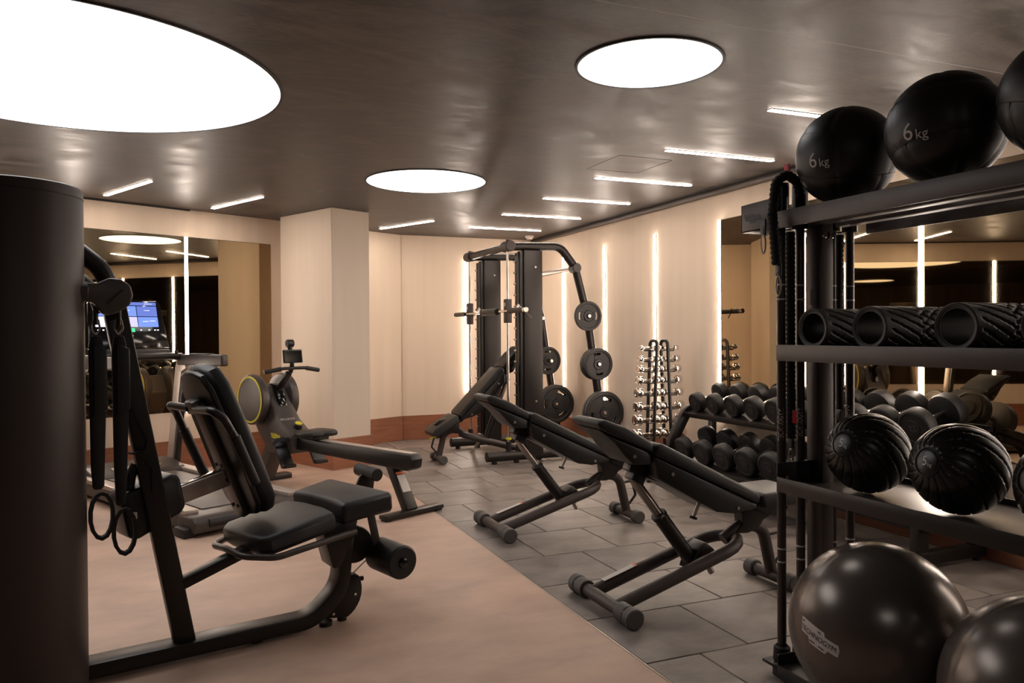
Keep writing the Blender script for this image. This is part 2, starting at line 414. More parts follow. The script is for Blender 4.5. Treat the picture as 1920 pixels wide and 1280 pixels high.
for i, s in enumerate((-1.04, -2.04, -3.04)): led_v(L(s), ROT_L, 'slim vertical light strip over the mirror behind the treadmill, %s from the pillar' % ORD[i])
# ceiling light strips
def led_h(c, rotz, label, ln=.90):
    t = thing('light_strip', label, 'light strip', (c[0], c[1], ZC), rotz, 'ceiling light strips')
    part(t, 'channel', MB().box((0, 0, -.001), (ln + .01, .044, .004)), 'groove')
    part(t, 'diffuser', MB().box((0, 0, -.004), (ln, .036, .005), .001, 1), 'led')
for i, y in enumerate((8.395, 7.37, 6.364, 5.384, 4.40, 3.395)): led_h((3.40, y), 0, 'slim ceiling light strip running to the beige wall, %s from the room corner' % ORD[i])
for i, s in enumerate((1.14, -.885 - .01, -1.87)): led_h(L(s, .72), ROT_L + PI / 2, ('slim ceiling light strip between the pillar and the smith machine', 'slim ceiling light strip over the treadmill wall, nearest the pillar', 'slim ceiling light strip over the treadmill wall, second from the pillar')[i])
# round ceiling lights
def disc_light(x, y, r, label):
    t = thing('ceiling_light', label, 'ceiling light', (x, y, ZC))
    part(t, 'frame', MB().lathe([(r, .006), (r, -.006), (r + .012, -.006), (r + .014, .006), (r, .006)], (0, 0, 0), (0, 0, 1), 96), 'groove')
    part(t, 'diffuser', MB().lathe([(0, -.003), (r, -.003), (r, .002), (0, .002)], (0, 0, 0), (0, 0, 1), 96), 'disc')
disc_light(-.564, 4.194, .995, 'very large round backlit ceiling light above the treadmill side')
disc_light(1.75, 6.01, .475, 'round backlit ceiling light in front of the pillar')
# the gym goes on behind the viewpoint; two unseen disc lights added there as fill
disc_light(.2, -.9, .475, 'added round fill light on the unseen ceiling over the far end of the gym')
disc_light(2.6, -1.6, .475, 'added round fill light on the unseen ceiling over the far end of the mirror')
disc_light(1.94, 3.03, .325, 'small round backlit ceiling light above the benches')
sd = thing('smoke_detector', 'small white round smoke detector on the ceiling above the smith machine', 'smoke detector', (3.93, 8.9, ZC))
part(sd, 'base', MB().lathe([(0, 0), (.055, 0), (.055, -.018), (.0, -.018)], (0, 0, 0), (0, 0, 1), 24), 'whiteplastic')
part(sd, 'sensor_head', MB().lathe([(0, -.018), (.045, -.018), (.035, -.042), (0, -.046)], (0, 0, 0), (0, 0, 1), 24), 'whiteplastic')

# ------------------------------------------------------------------ multi gym (round weight column, seat, backrest, leg rollers)
MG_ROT = math.atan2(.21, .978)
mg = thing('multi_gym', 'dark multi gym with round weight column, black seat, backrest and leg rollers', 'multi gym', (-.596, 3.25, 0), MG_ROT)
mb = MB().lathe([(0, 0), (.222, 0), (.226, .01), (.226, 1.835), (.222, 1.846), (.214, 1.850), (0, 1.852)], (0, 0, 0), (0, 0, 1), 64)
col = part(mg, 'weight_column', mb, 'framesoft')
part(col, 'top_seam', MB().lathe([(.2262, 1.808), (.2272, 1.809), (.2272, 1.812), (.2262, 1.813)], (0, 0, 0), (0, 0, 1), 64), 'groove')
# floor beam that sweeps up into the seat support
part(mg, 'floor_beam', MB().sweep([(.15, .03, .045), (1.10, .03, .045), (1.235, .03, .16), (1.265, .03, .46)], .115, .062, (0, 1, 0), .17, 10, .012), 'frame')
part(mg, 'foot', MB().cyl((.86, .03, 0), (.86, .03, .02), .03), 'rubber')
part(mg, 'foot', MB().cyl((1.17, .03, 0), (1.17, .03, .02), .03), 'rubber')
part(mg, 'post', MB().bar((.575, .03, .05), (.325, .03, 1.45), .062, .082, .010, (1, 0, 0)), 'frame')
part(mg, 'seat_strut', MB().bar((.55, .03, .30), (.90, .03, .425), .06, .045, .008), 'frame')
# arch over the post and its knuckle
part(mg, 'arch_tube', MB().tube([(-.05, .03, 1.66), (.18, .03, 1.655), (.285, .03, 1.57), (.335, .03, 1.45)], .034, 16, .14), 'frame')
part(mg, 'arch_tube', MB().tube([(.0, .17, 1.60), (.17, .17, 1.59), (.27, .17, 1.50), (.30, .17, 1.40)], .024, 14, .12), 'graphite')
kn = part(mg, 'knuckle_plate', MB().prism([(.205, 1.505), (.26, 1.505), (.30, 1.525), (.34, 1.522), (.372, 1.50), (.382, 1.46), (.37, 1.425), (.33, 1.395), (.30, 1.385), (.275, 1.392), (.25, 1.43), (.205, 1.442)], (0, -.06, 0), (1, 0, 0), (0, 0, 1), .05, .008, 3), 'graphite')
part(kn, 'slot', MB().bar((.293, -.0865, 1.428), (.345, -.0865, 1.482), .006, .003, 0, (0, 1, 0)), 'groove')
part(mg, 'pivot_barrel', MB().cyl((.08, -.06, 1.474), (.232, -.06, 1.474), .036, None, 20, .004), 'framesoft')
for (hx, hy, zt, zb) in ((.258, -.05, 1.37, .735), (.335, -.05, 1.37, .665)):
    part(mg, 'cable_stem', MB().cyl((hx, hy, zt + .05), (hx, hy, zt - .02), .009, None, 10), 'frame')
    hk = part(mg, 'snap_hook', MB().tube([(hx - .008, hy, zt), (hx - .014, hy, zt - .035), (hx, hy, zt - .06), (hx + .014, hy, zt - .035), (hx + .008, hy, zt)], .0035, 8, .01), 'chrome')
    st = part(mg, 'hand_strap', MB().prism([(-.018, 0), (.018, 0), (.028, -.06), (.030, -.30), (.022, -.56), (.016, zb - zt + .06), (-.016, zb - zt + .06), (-.022, -.50), (-.026, -.06)], (hx, hy, zt - .06), (1, 0, 0), (0, 0, 1), .026, .009, 2), 'strap')
    part(st, 'padding', MB().prism([(-.012, -.03), (.034, -.05), (.036, -.28), (-.012, -.30)], (hx, hy - .014, zt - .06), (1, 0, 0), (0, 0, 1), .014, .006, 2), 'leather')
    lp = [(hx + .006, hy, zb + .02)]
    for k in range(15):
        a = PI * .5 + 2 * PI * k / 14
        lp.append((hx + .012 - .038 * math.sin(2 * PI * k / 14), hy, zb - .09 + .085 * math.cos(2 * PI * k / 14) - .01))
    part(st, 'loop', MB().sweep(lp[1:], .026, .013, (0, 1, 0), 0, 6, 0), 'strap')
part(mg, 'strap_tail', MB().sweep([(.36, -.02, 1.10), (.40, -.02, .98), (.435, -.02, .90), (.425, -.02, .86), (.37, -.02, .855)], .022, .004, (0, 1, 0), .03, 6, 0), 'strap')
part(mg, 'strap_tail', MB().sweep([(.36, -.02, .86), (.415, -.02, .845), (.45, -.02, .79), (.45, -.02, .70)], .022, .004, (0, 1, 0), .03, 6, 0), 'strap')
# gear box on the post, rail and backrest
gb = part(mg, 'gear_box', MB().prism([(.345, .66), (.36, .70), (.54, .745), (.575, .735), (.60, .61), (.58, .58), (.41, .505), (.375, .515)], (0, .13, 0), (1, 0, 0), (0, 0, 1), .15, .016, 3), 'shell')
part(gb, 'toggle', MB().box((.392, .058, .605), (.022, .02, .028), .004), 'whiteplastic')
part(gb, 'grip', MB().tube([(.385, .09, .70), (.39, .08, .76), (.41, .08, .80)], .02, 12, .02), 'rubber')
part(gb, 'bolt', MB().cyl((.45, .10, .733), (.45, .10, .745), .008, None, 10), 'chrome')
rl = part(mg, 'seat_rail', MB().bar((.55, .12, .635), (.80, .12, .690), .05, .072, .006), 'alu')
part(rl, 'guide', MB().bar((.55, .12, .673), (.795, .12, .727), .03, .012, .003), 'chrome')
A_BACK = Vector((.37, 0, -.93)).normalized()           # down along the backrest
A_OUT = Vector((.93, 0, .37)).normalized()
B0 = Vector((.668, .115, 1.140))
def bk(s, o, y=0): return B0 + A_BACK * s + A_OUT * o + Vector((0, y, 0))
prof = []
for k in range(9):
    a = PI * k / 8; prof.append((.02 - .07 * math.sin(a) * .6, -.10 * math.cos(a)))
bp = [(-.015, -.09), (-.03, -.04), (-.033, .04), (-.015, .09), (.05, .128), (.20, .142), (.48, .146), (.60, .138), (.655, .10), (.67, .03), (.67, -.03), (.655, -.10), (.60, -.138), (.48, -.146), (.20, -.142), (.05, -.128)]
part(mg, 'back_pad', MB().prism([(a, b * 1.12) for a, b in bp], B0 + A_OUT * .035, A_BACK, (0, 1, 0), .075, .026, 4, 50), 'leather')
part(mg, 'back_shell', MB().prism([(a * .97 + .008, b * 1.05) for a, b in bp], B0 - A_OUT * .012, A_BACK, (0, 1, 0), .03, .010, 3, 50), 'shell')
spn = part(mg, 'back_spine', MB().prism([(.12, -.035), (.12, .035), (.62, .05), (.66, .03), (.66, -.03), (.62, -.05)], B0 - A_OUT * .038, A_BACK, (0, 1, 0), .03, .006, 2), 'graphite')
for s in (.40, .47, .60):
    for y in (-.022, .022): part(spn, 'bolt', MB().cyl(bk(s, -.052, y), bk(s, -.058, y), .008, None, 10), 'groove')
part(mg, 'handle_bracket', MB().prism([(.09, -.04), (.09, .04), (.15, .045), (.15, -.045)], B0 - A_OUT * .055, A_BACK, (0, 1, 0), .04, .008, 2), 'graphite')
for sgn in (-1, 1):
    pts = [bk(.125, -.065, sgn * .03), bk(.115, -.075, sgn * .205), bk(.16, -.05, sgn * .225), bk(.30, -.05 + (.02 if sgn < 0 else 0), sgn * .225), bk(.475, -.045 + (.02 if sgn < 0 else 0), sgn * .215)]
    hd = part(mg, 'press_handle', MB().tube(pts, .017, 14, .05), 'frame')
    part(hd, 'grip', MB().tube([bk(.25, -.05 + (.015 if sgn < 0 else 0), sgn * .225), bk(.475, -.045 + (.02 if sgn < 0 else 0), sgn * .215)], .0215, 14), 'rubber')
# seat: lower wedge and raised front pad, tube guard below
SA = rad(12)
se1, sv = Vector((math.cos(SA), math.sin(SA), 0)), Vector((-math.sin(SA), math.cos(SA), 0))
su = (se1 + Vector((0, 0, .16))).normalized(); su2 = (se1 + Vector((0, 0, .09))).normalized()
SEAT0 = Vector((.985, .085, .463))
part(mg, 'seat_pad', MB().prism([(-.185, -.16), (-.195, -.08), (-.195, .08), (-.185, .16), (-.15, .195), (.165, .205), (.19, .08), (.19, -.08), (.165, -.205), (-.15, -.195)], SEAT0, su, sv, .085, .026, 4, 50), 'leatherlit')
part(mg, 'front_pad', MB().prism([(.185, -.215), (.21, -.08), (.21, .08), (.185, .215), (.42, .27), (.445, .255), (.445, -.235), (.42, -.25)], SEAT0 + Vector((0, 0, .035)), su2, sv, .092, .022, 4, 50), 'leatherlit')
def sq(p, q, z): return SEAT0 + se1 * p + sv * q + Vector((0, 0, z - SEAT0.z))
part(mg, 'seat_guard', MB().tube([sq(.25, -.215, .43), (sq(-.14, -.215, .395)), sq(-.245, -.13, .405), sq(-.25, 0, .415), sq(-.245, .13, .405), sq(-.14, .215, .40), sq(.25, .215, .43)], .014, 12, .09), 'graphite')
part(mg, 'seat_bracket', MB().prism([(1.13, .455), (1.30, .47), (1.28, .40), (1.215, .27), (1.18, .27)], (0, .03, 0), (1, 0, 0), (0, 0, 1), .14, .006), 'frame')
for y in (-.02, .24): part(mg, 'lever_arm', MB().bar((1.36, y, .53), (1.41, y, .29), .014, .036, .004, (1, 0, 0)), 'graphite')
part(mg, 'roller_shaft', MB().cyl((1.455, -.19, .283), (1.385, .46, .283), .013, None, 12), 'steel')
for y0, y1 in ((-.18, .03), (.24, .45)):
    rx = lambda y: 1.455 - .107 * (y + .19)
    ro = part(mg, 'leg_roller', MB().cyl((rx(y0), y0, .283), (rx(y1), y1, .283), .076, None, 32, .008), 'leather')
    part(ro, 'end_cap', MB().lathe([(0, -.012), (.012, -.012), (.022, -.008), (.026, 0), (0, 0)], (rx(y0), y0, .283), (-.107, 1, 0), 20), 'blackglass')
part(mg, 'cam_disc', MB().cyl((1.33, .06, .33), (1.33, .10, .33), .085, None, 32, .004), 'frame')
part(mg, 'cam_disc', MB().cyl((1.37, .12, .31), (1.37, .15, .31), .070, None, 32, .004), 'frame')
fan = [(1.165, .03)]
for k in range(10):
    a = rad(-62 + 10 * k); fan.append((1.21 + .135 * math.cos(a), .135 + .135 * math.sin(a)))
fan += [(1.262, .215), (1.235, .19), (1.225, .10)]
fg = part(mg, 'cable_guard', MB().prism(fan, (0, .05, 0), (1, 0, 0), (0, 0, 1), .05, .004), 'shell')
for p in ((1.265, .175), (1.31, .115), (1.205, .045)): part(fg, 'bolt', MB().cyl((p[0], .025, p[1]), (p[0], .020, p[1]), .006, None, 10), 'chrome')
part(fg, 'stop_pin', MB().cyl((1.325, .05, .175), (1.36, .05, .172), .011, None, 12), 'rubber')
part(mg, 'cable', MB().tube([(1.385, .02, .28), (1.275, .03, .19)], .003, 8), 'steel')
part(mg, 'foot', MB().cyl((1.255, .05, 0), (1.255, .05, .03), .022), 'rubber')
_pv = Vector((.56, .03, 0))
for o in list(mg.children):                       # rail and backrest are turned a little towards the seat
    if o.name.split('.')[0] in ('seat_rail', 'back_pad', 'back_shell', 'back_spine', 'handle_bracket', 'press_handle', 'gear_box'):
        o.rotation_euler = (0, 0, SA); o.location = _pv - Matrix.Rotation(SA, 3, 'Z') @ _pv
ub = part(mg, 'thigh_roller', MB().cyl((1.60, .40, .575), (1.57, .58, .585), .034, None, 20, .004), 'rubber')
part(mg, 'thigh_bracket', MB().prism([(1.46, .38), (1.54, .56), (1.58, .60), (1.63, .58), (1.60, .38)], (0, .50, 0), (1, 0, 0), (0, 0, 1), .02, .004), 'frame')

# ------------------------------------------------------------------ treadmill
D_L = Vector((.432, -.902, 0)); ROT_D = math.atan2(.902, -.432)      # local +x runs towards the mirror wall, +y to the viewer's left
tm = thing('treadmill', 'dark treadmill with silver rails, lit touch screen and running belt facing the mirror', 'treadmill', (.382, 5.548, 0), ROT_D)
part(tm, 'base_frame', MB().prism([(.05, .02), (2.28, .02), (2.30, .10), (2.28, .13), (.03, .13), (.0, .09)], (0, 0, 0), (1, 0, 0), (0, 0, 1), .80, .015, 3), 'framesoft')
part(tm, 'rear_cover', MB().prism([(-.03, .03), (.22, .03), (.22, .135), (.02, .135), (-.03, .105)], (0, 0, 0), (1, 0, 0), (0, 0, 1), .88, .018, 3), 'framesoft')
part(tm, 'rear_roller', MB().cyl((-.018, -.34, .088), (-.018, .34, .088), .028, None, 20), 'rubber')
part(tm, 'belt', MB().box((1.0, 0, .138), (1.62, .56, .008), .002), 'belt')
for y in (-.385, .385):
    part(tm, 'side_rail', MB().box((1.12, y, .145), (2.0, .10, .035), .008), 'alu')
    part(tm, 'side_skirt', MB().box((1.12, y * 1.12, .085), (2.0, .012, .09), .003), 'graphite')
for (x, y) in ((.1, -.44), (.1, .44), (2.15, -.40), (2.15, .40)): part(tm, 'foot', MB().box((x, y, .032), (.16, .09, .064), .015), 'rubber')
part(tm, 'motor_hood', MB().prism([(1.80, .14), (1.84, .175), (2.02, .21), (2.22, .215), (2.31, .17), (2.32, .06), (1.80, .06)], (0, 0, 0), (1, 0, 0), (0, 0, 1), .76, .02, 3), 'graphite')
part(tm, 'hood_stripe', MB().box((1.93, 0, .196), (.06, .40, .006), .002, 2, Matrix.Rotation(rad(-11), 3, 'Y')), 'alu')
for y in (-.425, .425):
    up_ = part(tm, 'upright', MB().sweep([(2.20, y, .08), (2.185, y, .20), (2.00, y, 1.03), (1.88, y, 1.075)], .05, .115, (0, 1, 0), .06, 6, .008), 'alu')
    part(up_, 'inner_panel', MB().sweep([(2.10, y, .14), (1.92, y, .98)], .046, .03, (0, 1, 0), 0, 6, .006), 'shell')
    hr = part(tm, 'handrail', MB().bar((2.02, y, 1.09), (1.20, y, 1.10), .065, .10, .018, (0, 0, 1), 3), 'graphite')
    part(hr, 'grip', MB().bar((1.80, y, 1.145), (1.42, y, 1.15), .05, .012, .005), 'rubber')
part(tm, 'cross_bar', MB().tube([(1.98, -.42, 1.12), (1.93, -.25, 1.13), (1.93, .25, 1.13), (1.98, .42, 1.12)], .032, 14, .10), 'frame')
part(tm, 'console_tray', MB().box((2.03, 0, 1.165), (.16, .62, .05), .015, 3), 'shell')
CT = rad(16)
cu, cv = Vector((0, -1, 0)), Vector((math.sin(CT), 0, math.cos(CT)))
CO = Vector((2.04, 0, 1.20))
con = part(tm, 'console', MB().prism([(-.335, 0), (.335, 0), (.30, .40), (.285, .425), (.255, .435), (-.255, .435), (-.285, .425), (-.30, .40)], CO, cu, cv, .035, .006), 'blackglass')
def panel(nm, a, b, w, h, m_):
    sk = .06
    part(con, nm, MB().prism([(a, b), (a + w, b), (a + w, b + h), (a, b + h)], CO, cu, cv, .002, 0, 2, 30, .0188), m_)
panel('screen_header', -.262, .385, .524, .028, 'scr_blue')
for i, (a, m1, m2) in enumerate(((-.262, 'scr_mid', 'scr_white'), (-.085, 'scr_mid', 'scr_light'), (.092, 'scr_blue', 'scr_mid'))):
    panel('screen_tile', a, .285, .170, .092, m1); panel('screen_tile', a, .188, .170, .090, m2)
panel('screen_button', -.03, .143, .085, .034, 'scr_green')
for a in (-.25, -.21, -.17, -.11, .10, .17, .22, .245): panel('screen_icon', a, .155, .014, .010, 'scr_white')
for a, b in ((-.02, .335), (-.02, .22), (.15, .335), (.13, .235), (.19, .24), (-.18, .34)): panel('screen_label', a, b, .05, .006, 'scr_white')
for a in (.16, .178, .196, .214): panel('screen_label', a, .396, .012, .006, 'scr_white')
wd = MB().mesh(badge_plate(.075), frame_m(CO + cv * .112 + cu.cross(cv) * .0186, cu, cv)); part(con, 'badge', wd, 'printdim')
part(tm, 'emergency_key', MB().cyl((1.95, -.36, 1.13), (1.95, -.36, 1.175), .014, None, 12), 'rubber')

# ------------------------------------------------------------------ rowing machine
rw = thing('rowing_machine', 'graphite rowing machine with yellow ringed flywheel drum and black seat rail', 'rowing machine', (1.49, 5.35, 0), ROT_D)
part(rw, 'rail', MB().prism([(.02, .41), (.05, .445), (1.56, .445), (1.56, .345), (.08, .325), (.035, .345)], (0, 0, 0), (1, 0, 0), (0, 0, 1), .105, .008), 'shell')
part(rw, 'rail_top', MB().box((.80, 0, .447), (1.48, .07, .008), .002), 'alu')
part(rw, 'rear_leg', MB().bar((.30, 0, .36), (.10, 0, .03), .10, .07, .008, (1, 0, 0)), 'frame')
sk_ = part(rw, 'warning_sticker', MB().bar((.24, .0, .261), (.17, .0, .1455), .075, .002, 0, (1, 0, 1)), 'print')
sk_.location = Vector((-.034, 0, .018))
part(sk_, 'orange_band', MB().bar((.252, .0, .281), (.243, .0, .266), .075, .003, 0, (1, 0, 1)), 'orange')
part(rw, 'rear_foot', MB().box((.08, 0, .028), (.09, .54, .03), .006), 'frame')
for y in (-.24, .24): part(rw, 'foot_pad', MB().box((.08, y, .008), (.06, .05, .016), .003), 'rubber')
body = [(1.50, .31), (1.86, .29), (2.02, .44), (2.13, .58), (2.17, .70), (2.05, .88), (1.90, .86), (1.82, .74), (1.66, .58), (1.48, .475)]
bd = part(rw, 'body', MB().prism(body, (0, 0, 0), (1, 0, 0), (0, 0, 1), .20, .02, 3), 'graphite')
part(bd, 'front_slot', MB().prism([(1.885, .87), (1.80, .76), (1.765, .655), (1.80, .62), (1.90, .72), (1.95, .88)], (-.004, 0, .004), (1, 0, 0), (0, 0, 1), .075, .004), 'blackglass')
for y in (-.13, .13):
    dr = part(rw, 'drum', MB().lathe([(0, -.045), (.17, -.045), (.212, -.02), (.222, .01), (.218, .045), (.205, .052), (0, .052)], (2.02, y, .745), (0, 1 if y > 0 else -1, 0), 48), 'graphite')
    part(dr, 'ring', MB().lathe([(.188, .050), (.188, .056), (.203, .056), (.205, .050)], (2.02, y, .745), (0, 1 if y > 0 else -1, 0), 48), 'yellow')
    part(dr, 'face', MB().lathe([(0, .058), (.15, .057), (.187, .053), (.187, .04)], (2.02, y, .745), (0, 1 if y > 0 else -1, 0), 48), 'graphite')
bw = badge_plate(.15)
part(bd, 'badge', MB().mesh(bw, frame_m((1.74, .1015, .44), (-1, 0, 0), (0, 0, 1))), 'yellow')
part(bd, 'badge_word', MB().mesh(badge_word(.15), frame_m((1.74, .1025, .44), (-1, 0, 0), (0, 0, 1))), 'printdark')
part(bd, 'knob', MB().cyl((1.555, 0, .515), (1.54, 0, .555), .034, None, 24, .005), 'shell')
part(bd, 'knob_cap', MB().cyl((1.54, 0, .555), (1.537, 0, .563), .030, None, 24), 'yellow')
part(bd, 'small_print', MB().mesh(text_mesh('SKILLROW', .03), frame_m((1.66, .03, .588), (.0, -1, 0), (.62, 0, .68))), 'print')
part(rw, 'front_leg', MB().sweep([(1.86, 0, .46), (1.93, 0, .30), (2.10, 0, .03)], .13, .11, (0, 1, 0), .05, 5, .01), 'graphite')
part(rw, 'front_foot', MB().box((2.10, -.04, .025), (.12, .42, .05), .012), 'frame')
# sliding seat
st = part(rw, 'seat', MB().prism([(-.13, 0), (-.15, .05), (-.14, .13), (-.06, .165), (.08, .15), (.13, .10), (.105, .0), (.13, -.10), (.08, -.15), (-.06, -.165), (-.14, -.13), (-.15, -.05)], (1.30, 0, .497), (1, 0, 0), (0, 1, 0), .045, .018, 3, 50), 'leather')
part(st, 'carriage', MB().box((1.30, 0, .462), (.20, .14, .03), .008), 'shell')
for y in (-.155, .155):
    ft = part(rw, 'footrest', MB().bar((1.62, y, .44), (1.46, y, .215), .12, .02, .006, (1, 0, 0)), 'shell')
    part(ft, 'heel_cup', MB().box((1.45, y, .225), (.05, .12, .03), .008), 'rubber')
    part(ft, 'strap', MB().sweep([(1.57, y - .07, .40), (1.53, y - .06, .435), (1.53, y + .06, .435), (1.57, y + .07, .40)], .03, .005, (.55, 0, .83), .02, 5, 0), 'strap')
# console arm, handle and phone sized display
part(rw, 'console_arm', MB().bar((1.90, 0, .80), (1.68, 0, .985), .05, .04, .008), 'shell')
hn = part(rw, 'handle', MB().tube([(1.63, -.25, 1.0), (1.60, -.10, 1.025), (1.60, .10, 1.025), (1.63, .25, 1.0)], .014, 12, .08), 'frame')
for s in (-1, 1): part(hn, 'grip', MB().cyl((1.634, s * .265, .998), (1.606, s * .12, 1.022), .019, None, 14, .003), 'rubber')
part(rw, 'display_stem', MB().tube([(1.66, 0, .99), (1.63, 0, 1.06), (1.66, 0, 1.10), (1.665, 0, 1.235)], .020, 12, .03), 'shell')
dp = part(rw, 'display', MB().box((1.625, 0, 1.125), (.02, .185, .115), .008, 2, Matrix.Rotation(rad(8), 3, 'Y')), 'shell')
part(dp, 'glass', MB().box((1.613, 0, 1.123), (.003, .165, .098), .001, 1, Matrix.Rotation(rad(8), 3, 'Y')), 'blackglass')
part(rw, 'stem_head', MB().cyl((1.665, -.028, 1.235), (1.665, .028, 1.235), .034, None, 20, .004), 'shell')

# ------------------------------------------------------------------ smith machine
SY0, SY1 = 7.20, 8.35
sm = thing('smith_machine', 'tall dark smith machine with chrome guide rods and guided barbell', 'smith machine', (2.70, SY0, 0))
def sm_p(x, y, z): return Vector((x - 2.70, y - SY0, z))
for yy in (SY0, SY1):
    q = lambda x, z, dy=0.0: sm_p(x, yy + dy, z)
    bs = part(sm, 'base_tube', MB().cyl(q(2.70, .075), q(4.06, .075), .050, None, 20, .008), 'frame')
    for x in (2.78, 3.02, 3.9): part(bs, 'foot', MB().cyl(q(x, 0), q(x, .04), .028, None, 14), 'rubber')
    part(bs, 'end_cap', MB().cyl(q(2.695, .075), q(2.71, .075), .052, None, 20, .004), 'rubber')
    cl = part(sm, 'column', MB().box(q(3.195, 1.11), (.205, .11, 2.08), .006), 'frame')
    for z in (.62, 1.98): part(cl, 'bolt', MB().cyl(q(3.22, z, -.056), q(3.22, z, -.060), .010, None, 10), 'steel')
    part(cl, 'channel', MB().box(q(3.075, 1.11), (.04, .07, 2.06), .004), 'shell')
    rk = part(sm, 'catch_strip', MB().box(q(3.03, 1.11), (.012, .05, 2.02), .002), 'frame')
    pg = MB()
    for k in range(17): pg.cyl(q(3.024, .24 + .112 * k), q(3.004, .24 + .112 * k), .011, None, 10)
    part(rk, 'catch_pins', pg, 'steel')['kind'] = 'stuff'
    part(sm, 'guide_rod', MB().cyl(q(2.935, .12), q(2.935, 2.15), .0125, None, 16), 'chrome')
    part(sm, 'rod_base', MB().cyl(q(2.935, .10), q(2.935, .22), .028, None, 16, .003), 'rubber')
    part(sm, 'stop_ring', MB().lathe([(.014, 0), (.03, 0), (.03, .018), (.014, .018)], q(2.935, .60 if yy == SY1 else .24), (0, 0, 1), 20), 'yellow')
    part(sm, 'side_frame', MB().tube([q(2.95, 2.185), q(3.52, 2.205), q(3.70, 1.99), q(3.83, 1.52), q(4.05, .10)], .043, 16, .16, True, 8), 'frame')
    jt = part(sm, 'joint', MB().cyl(q(2.94, 2.185, -.085), q(2.94, 2.185, .085), .056, None, 20, .006), 'framesoft')
    part(jt, 'joint_cap', MB().cyl(q(2.94, 2.24), q(2.94, 2.25), .02, None, 12), 'rubber')
    part(sm, 'collar', MB().cyl(q(3.695, 1.985, -.055), q(3.695, 1.985, .055), .052, None, 20, .006), 'frame')
    cr = part(sm, 'carriage', MB().box(q(2.935, 1.535), (.065, .075, .24), .008), 'framesoft')
    part(cr, 'hook', MB().prism([(0, 0), (.05, .03), (.09, .09), (.07, .11), (.03, .05), (0, .04)], q(2.96, 1.50, -.045), (1, 0, 0), (0, 0, 1), .012, .002), 'steel')
    part(cr, 'sticker', MB().box(q(2.9005, 1.60), (.002, .05, .035)), 'print')
part(sm, 'top_beam', MB().cyl(sm_p(2.94, SY0, 2.185), sm_p(2.94, SY1, 2.185), .040, None, 18), 'frame')
part(sm, 'rear_beam', MB().cyl(sm_p(3.695, SY0, 1.985), sm_p(3.695, SY1, 1.985), .028, None, 18), 'steel')
part(sm, 'rear_beam', MB().cyl(sm_p(3.98, SY0, .14), sm_p(3.98, SY1, .14), .03, None, 18), 'frame')
br = part(sm, 'barbell', MB().cyl(sm_p(2.915, 6.98, 1.535), sm_p(2.915, 8.72, 1.535), .014, None, 16), 'chrome')
part(br, 'bar_pad', MB().cyl(sm_p(2.915, 7.42, 1.535), sm_p(2.915, 7.88, 1.535), .036, None, 20, .006), 'leather')
for y0, y1 in ((6.72, 7.12), (8.42, 8.80)): part(br, 'sleeve', MB().cyl(sm_p(2.915, y0, 1.535), sm_p(2.915, y1, 1.535), .026, None, 18, .003), 'frame')
part(br, 'sleeve_end', MB().cyl(sm_p(2.915, 6.69, 1.535), sm_p(2.915, 6.74, 1.535), .027, None, 18, .004), 'chrome')
part(br, 'spring_clip', MB().tube([sm_p(2.93, 6.86, 1.565), sm_p(2.97, 6.82, 1.52), sm_p(3.02, 6.80, 1.46)], .006, 8, .02), 'chrome')
# plate pegs along the rear legs
def leg_x(z): return 3.83 + (1.52 - z) * (4.05 - 3.83) / 1.42
PEGS = [(1.485, .115), (.985, .185), (.475, .16)]
for yy, sg in ((SY0, -1), (SY1, -1)):
    for z, r in PEGS:
        part(sm, 'plate_peg', MB().cyl(sm_p(leg_x(z) - .03, yy, z), sm_p(leg_x(z) - .03, yy + sg * r, z), .020, None, 16, .004), 'steel')
# weight plates
def plate_mesh(R, t, slots, key):
    "cast plate: raised rim, recessed web with grip openings, hub"
    mb = MB()
    mb.lathe([(R * .80, -t * .32), (R * .84, -t / 2), (R * .96, -t / 2), (R, -t * .36), (R, t * .36), (R * .96, t / 2), (R * .84, t / 2), (R * .80, t * .32), (R * .80, -t * .32)], (0, 0, 0), (0, 1, 0), 56)
    mb.lathe([(.026, -t * .55), (.052, -t * .55), (.060, -t * .3), (.060, t * .3), (.052, t * .55), (.026, t * .55), (.026, -t * .55)], (0, 0, 0), (0, 1, 0), 36)
    # web as polar cells, leaving the openings free
    rs = [.058, R * .45, R * .58, R * .72, R * .81]; n = 48
    t2 = bmesh.new(); g = [[t2.verts.new((r * math.cos(2 * PI * k / n), -t * .22, r * math.sin(2 * PI * k / n))) for k in range(n)] for r in rs]
    for i in range(len(rs) - 1):
        for k in range(n):
            a = (k + .5) / n * 360
            if i == 2 and any(abs((a - s + 180) % 360 - 180) < 26 for s in slots): continue
            t2.faces.new((g[i][k], g[i][(k + 1) % n], g[i + 1][(k + 1) % n], g[i + 1][k]))
    ex = bmesh.ops.extrude_face_region(t2, geom=list(t2.faces)); 
    for v in ex['geom']:
        if isinstance(v, bmesh.types.BMVert): v.co.y += t * .44
    bmesh.ops.recalc_face_normals(t2, faces=t2.faces)
    me = bpy.data.meshes.new('w'); t2.to_mesh(me); t2.free(); mb.mesh(me); bpy.data.meshes.remove(me)
    # raised wedge panels beside the openings
    for s in slots:
        pl = []
        for r_, da in ((.07, -40), (R * .57, -22), (R * .57, 22), (.07, 40)): pl.append((r_ * math.cos(rad(s + da)), r_ * math.sin(rad(s + da))))
        mb.prism(pl, (0, -t * .22, 0), (1, 0, 0), (0, 0, 1), t * .25, .002, 1)
    return mb.data('plate_body')
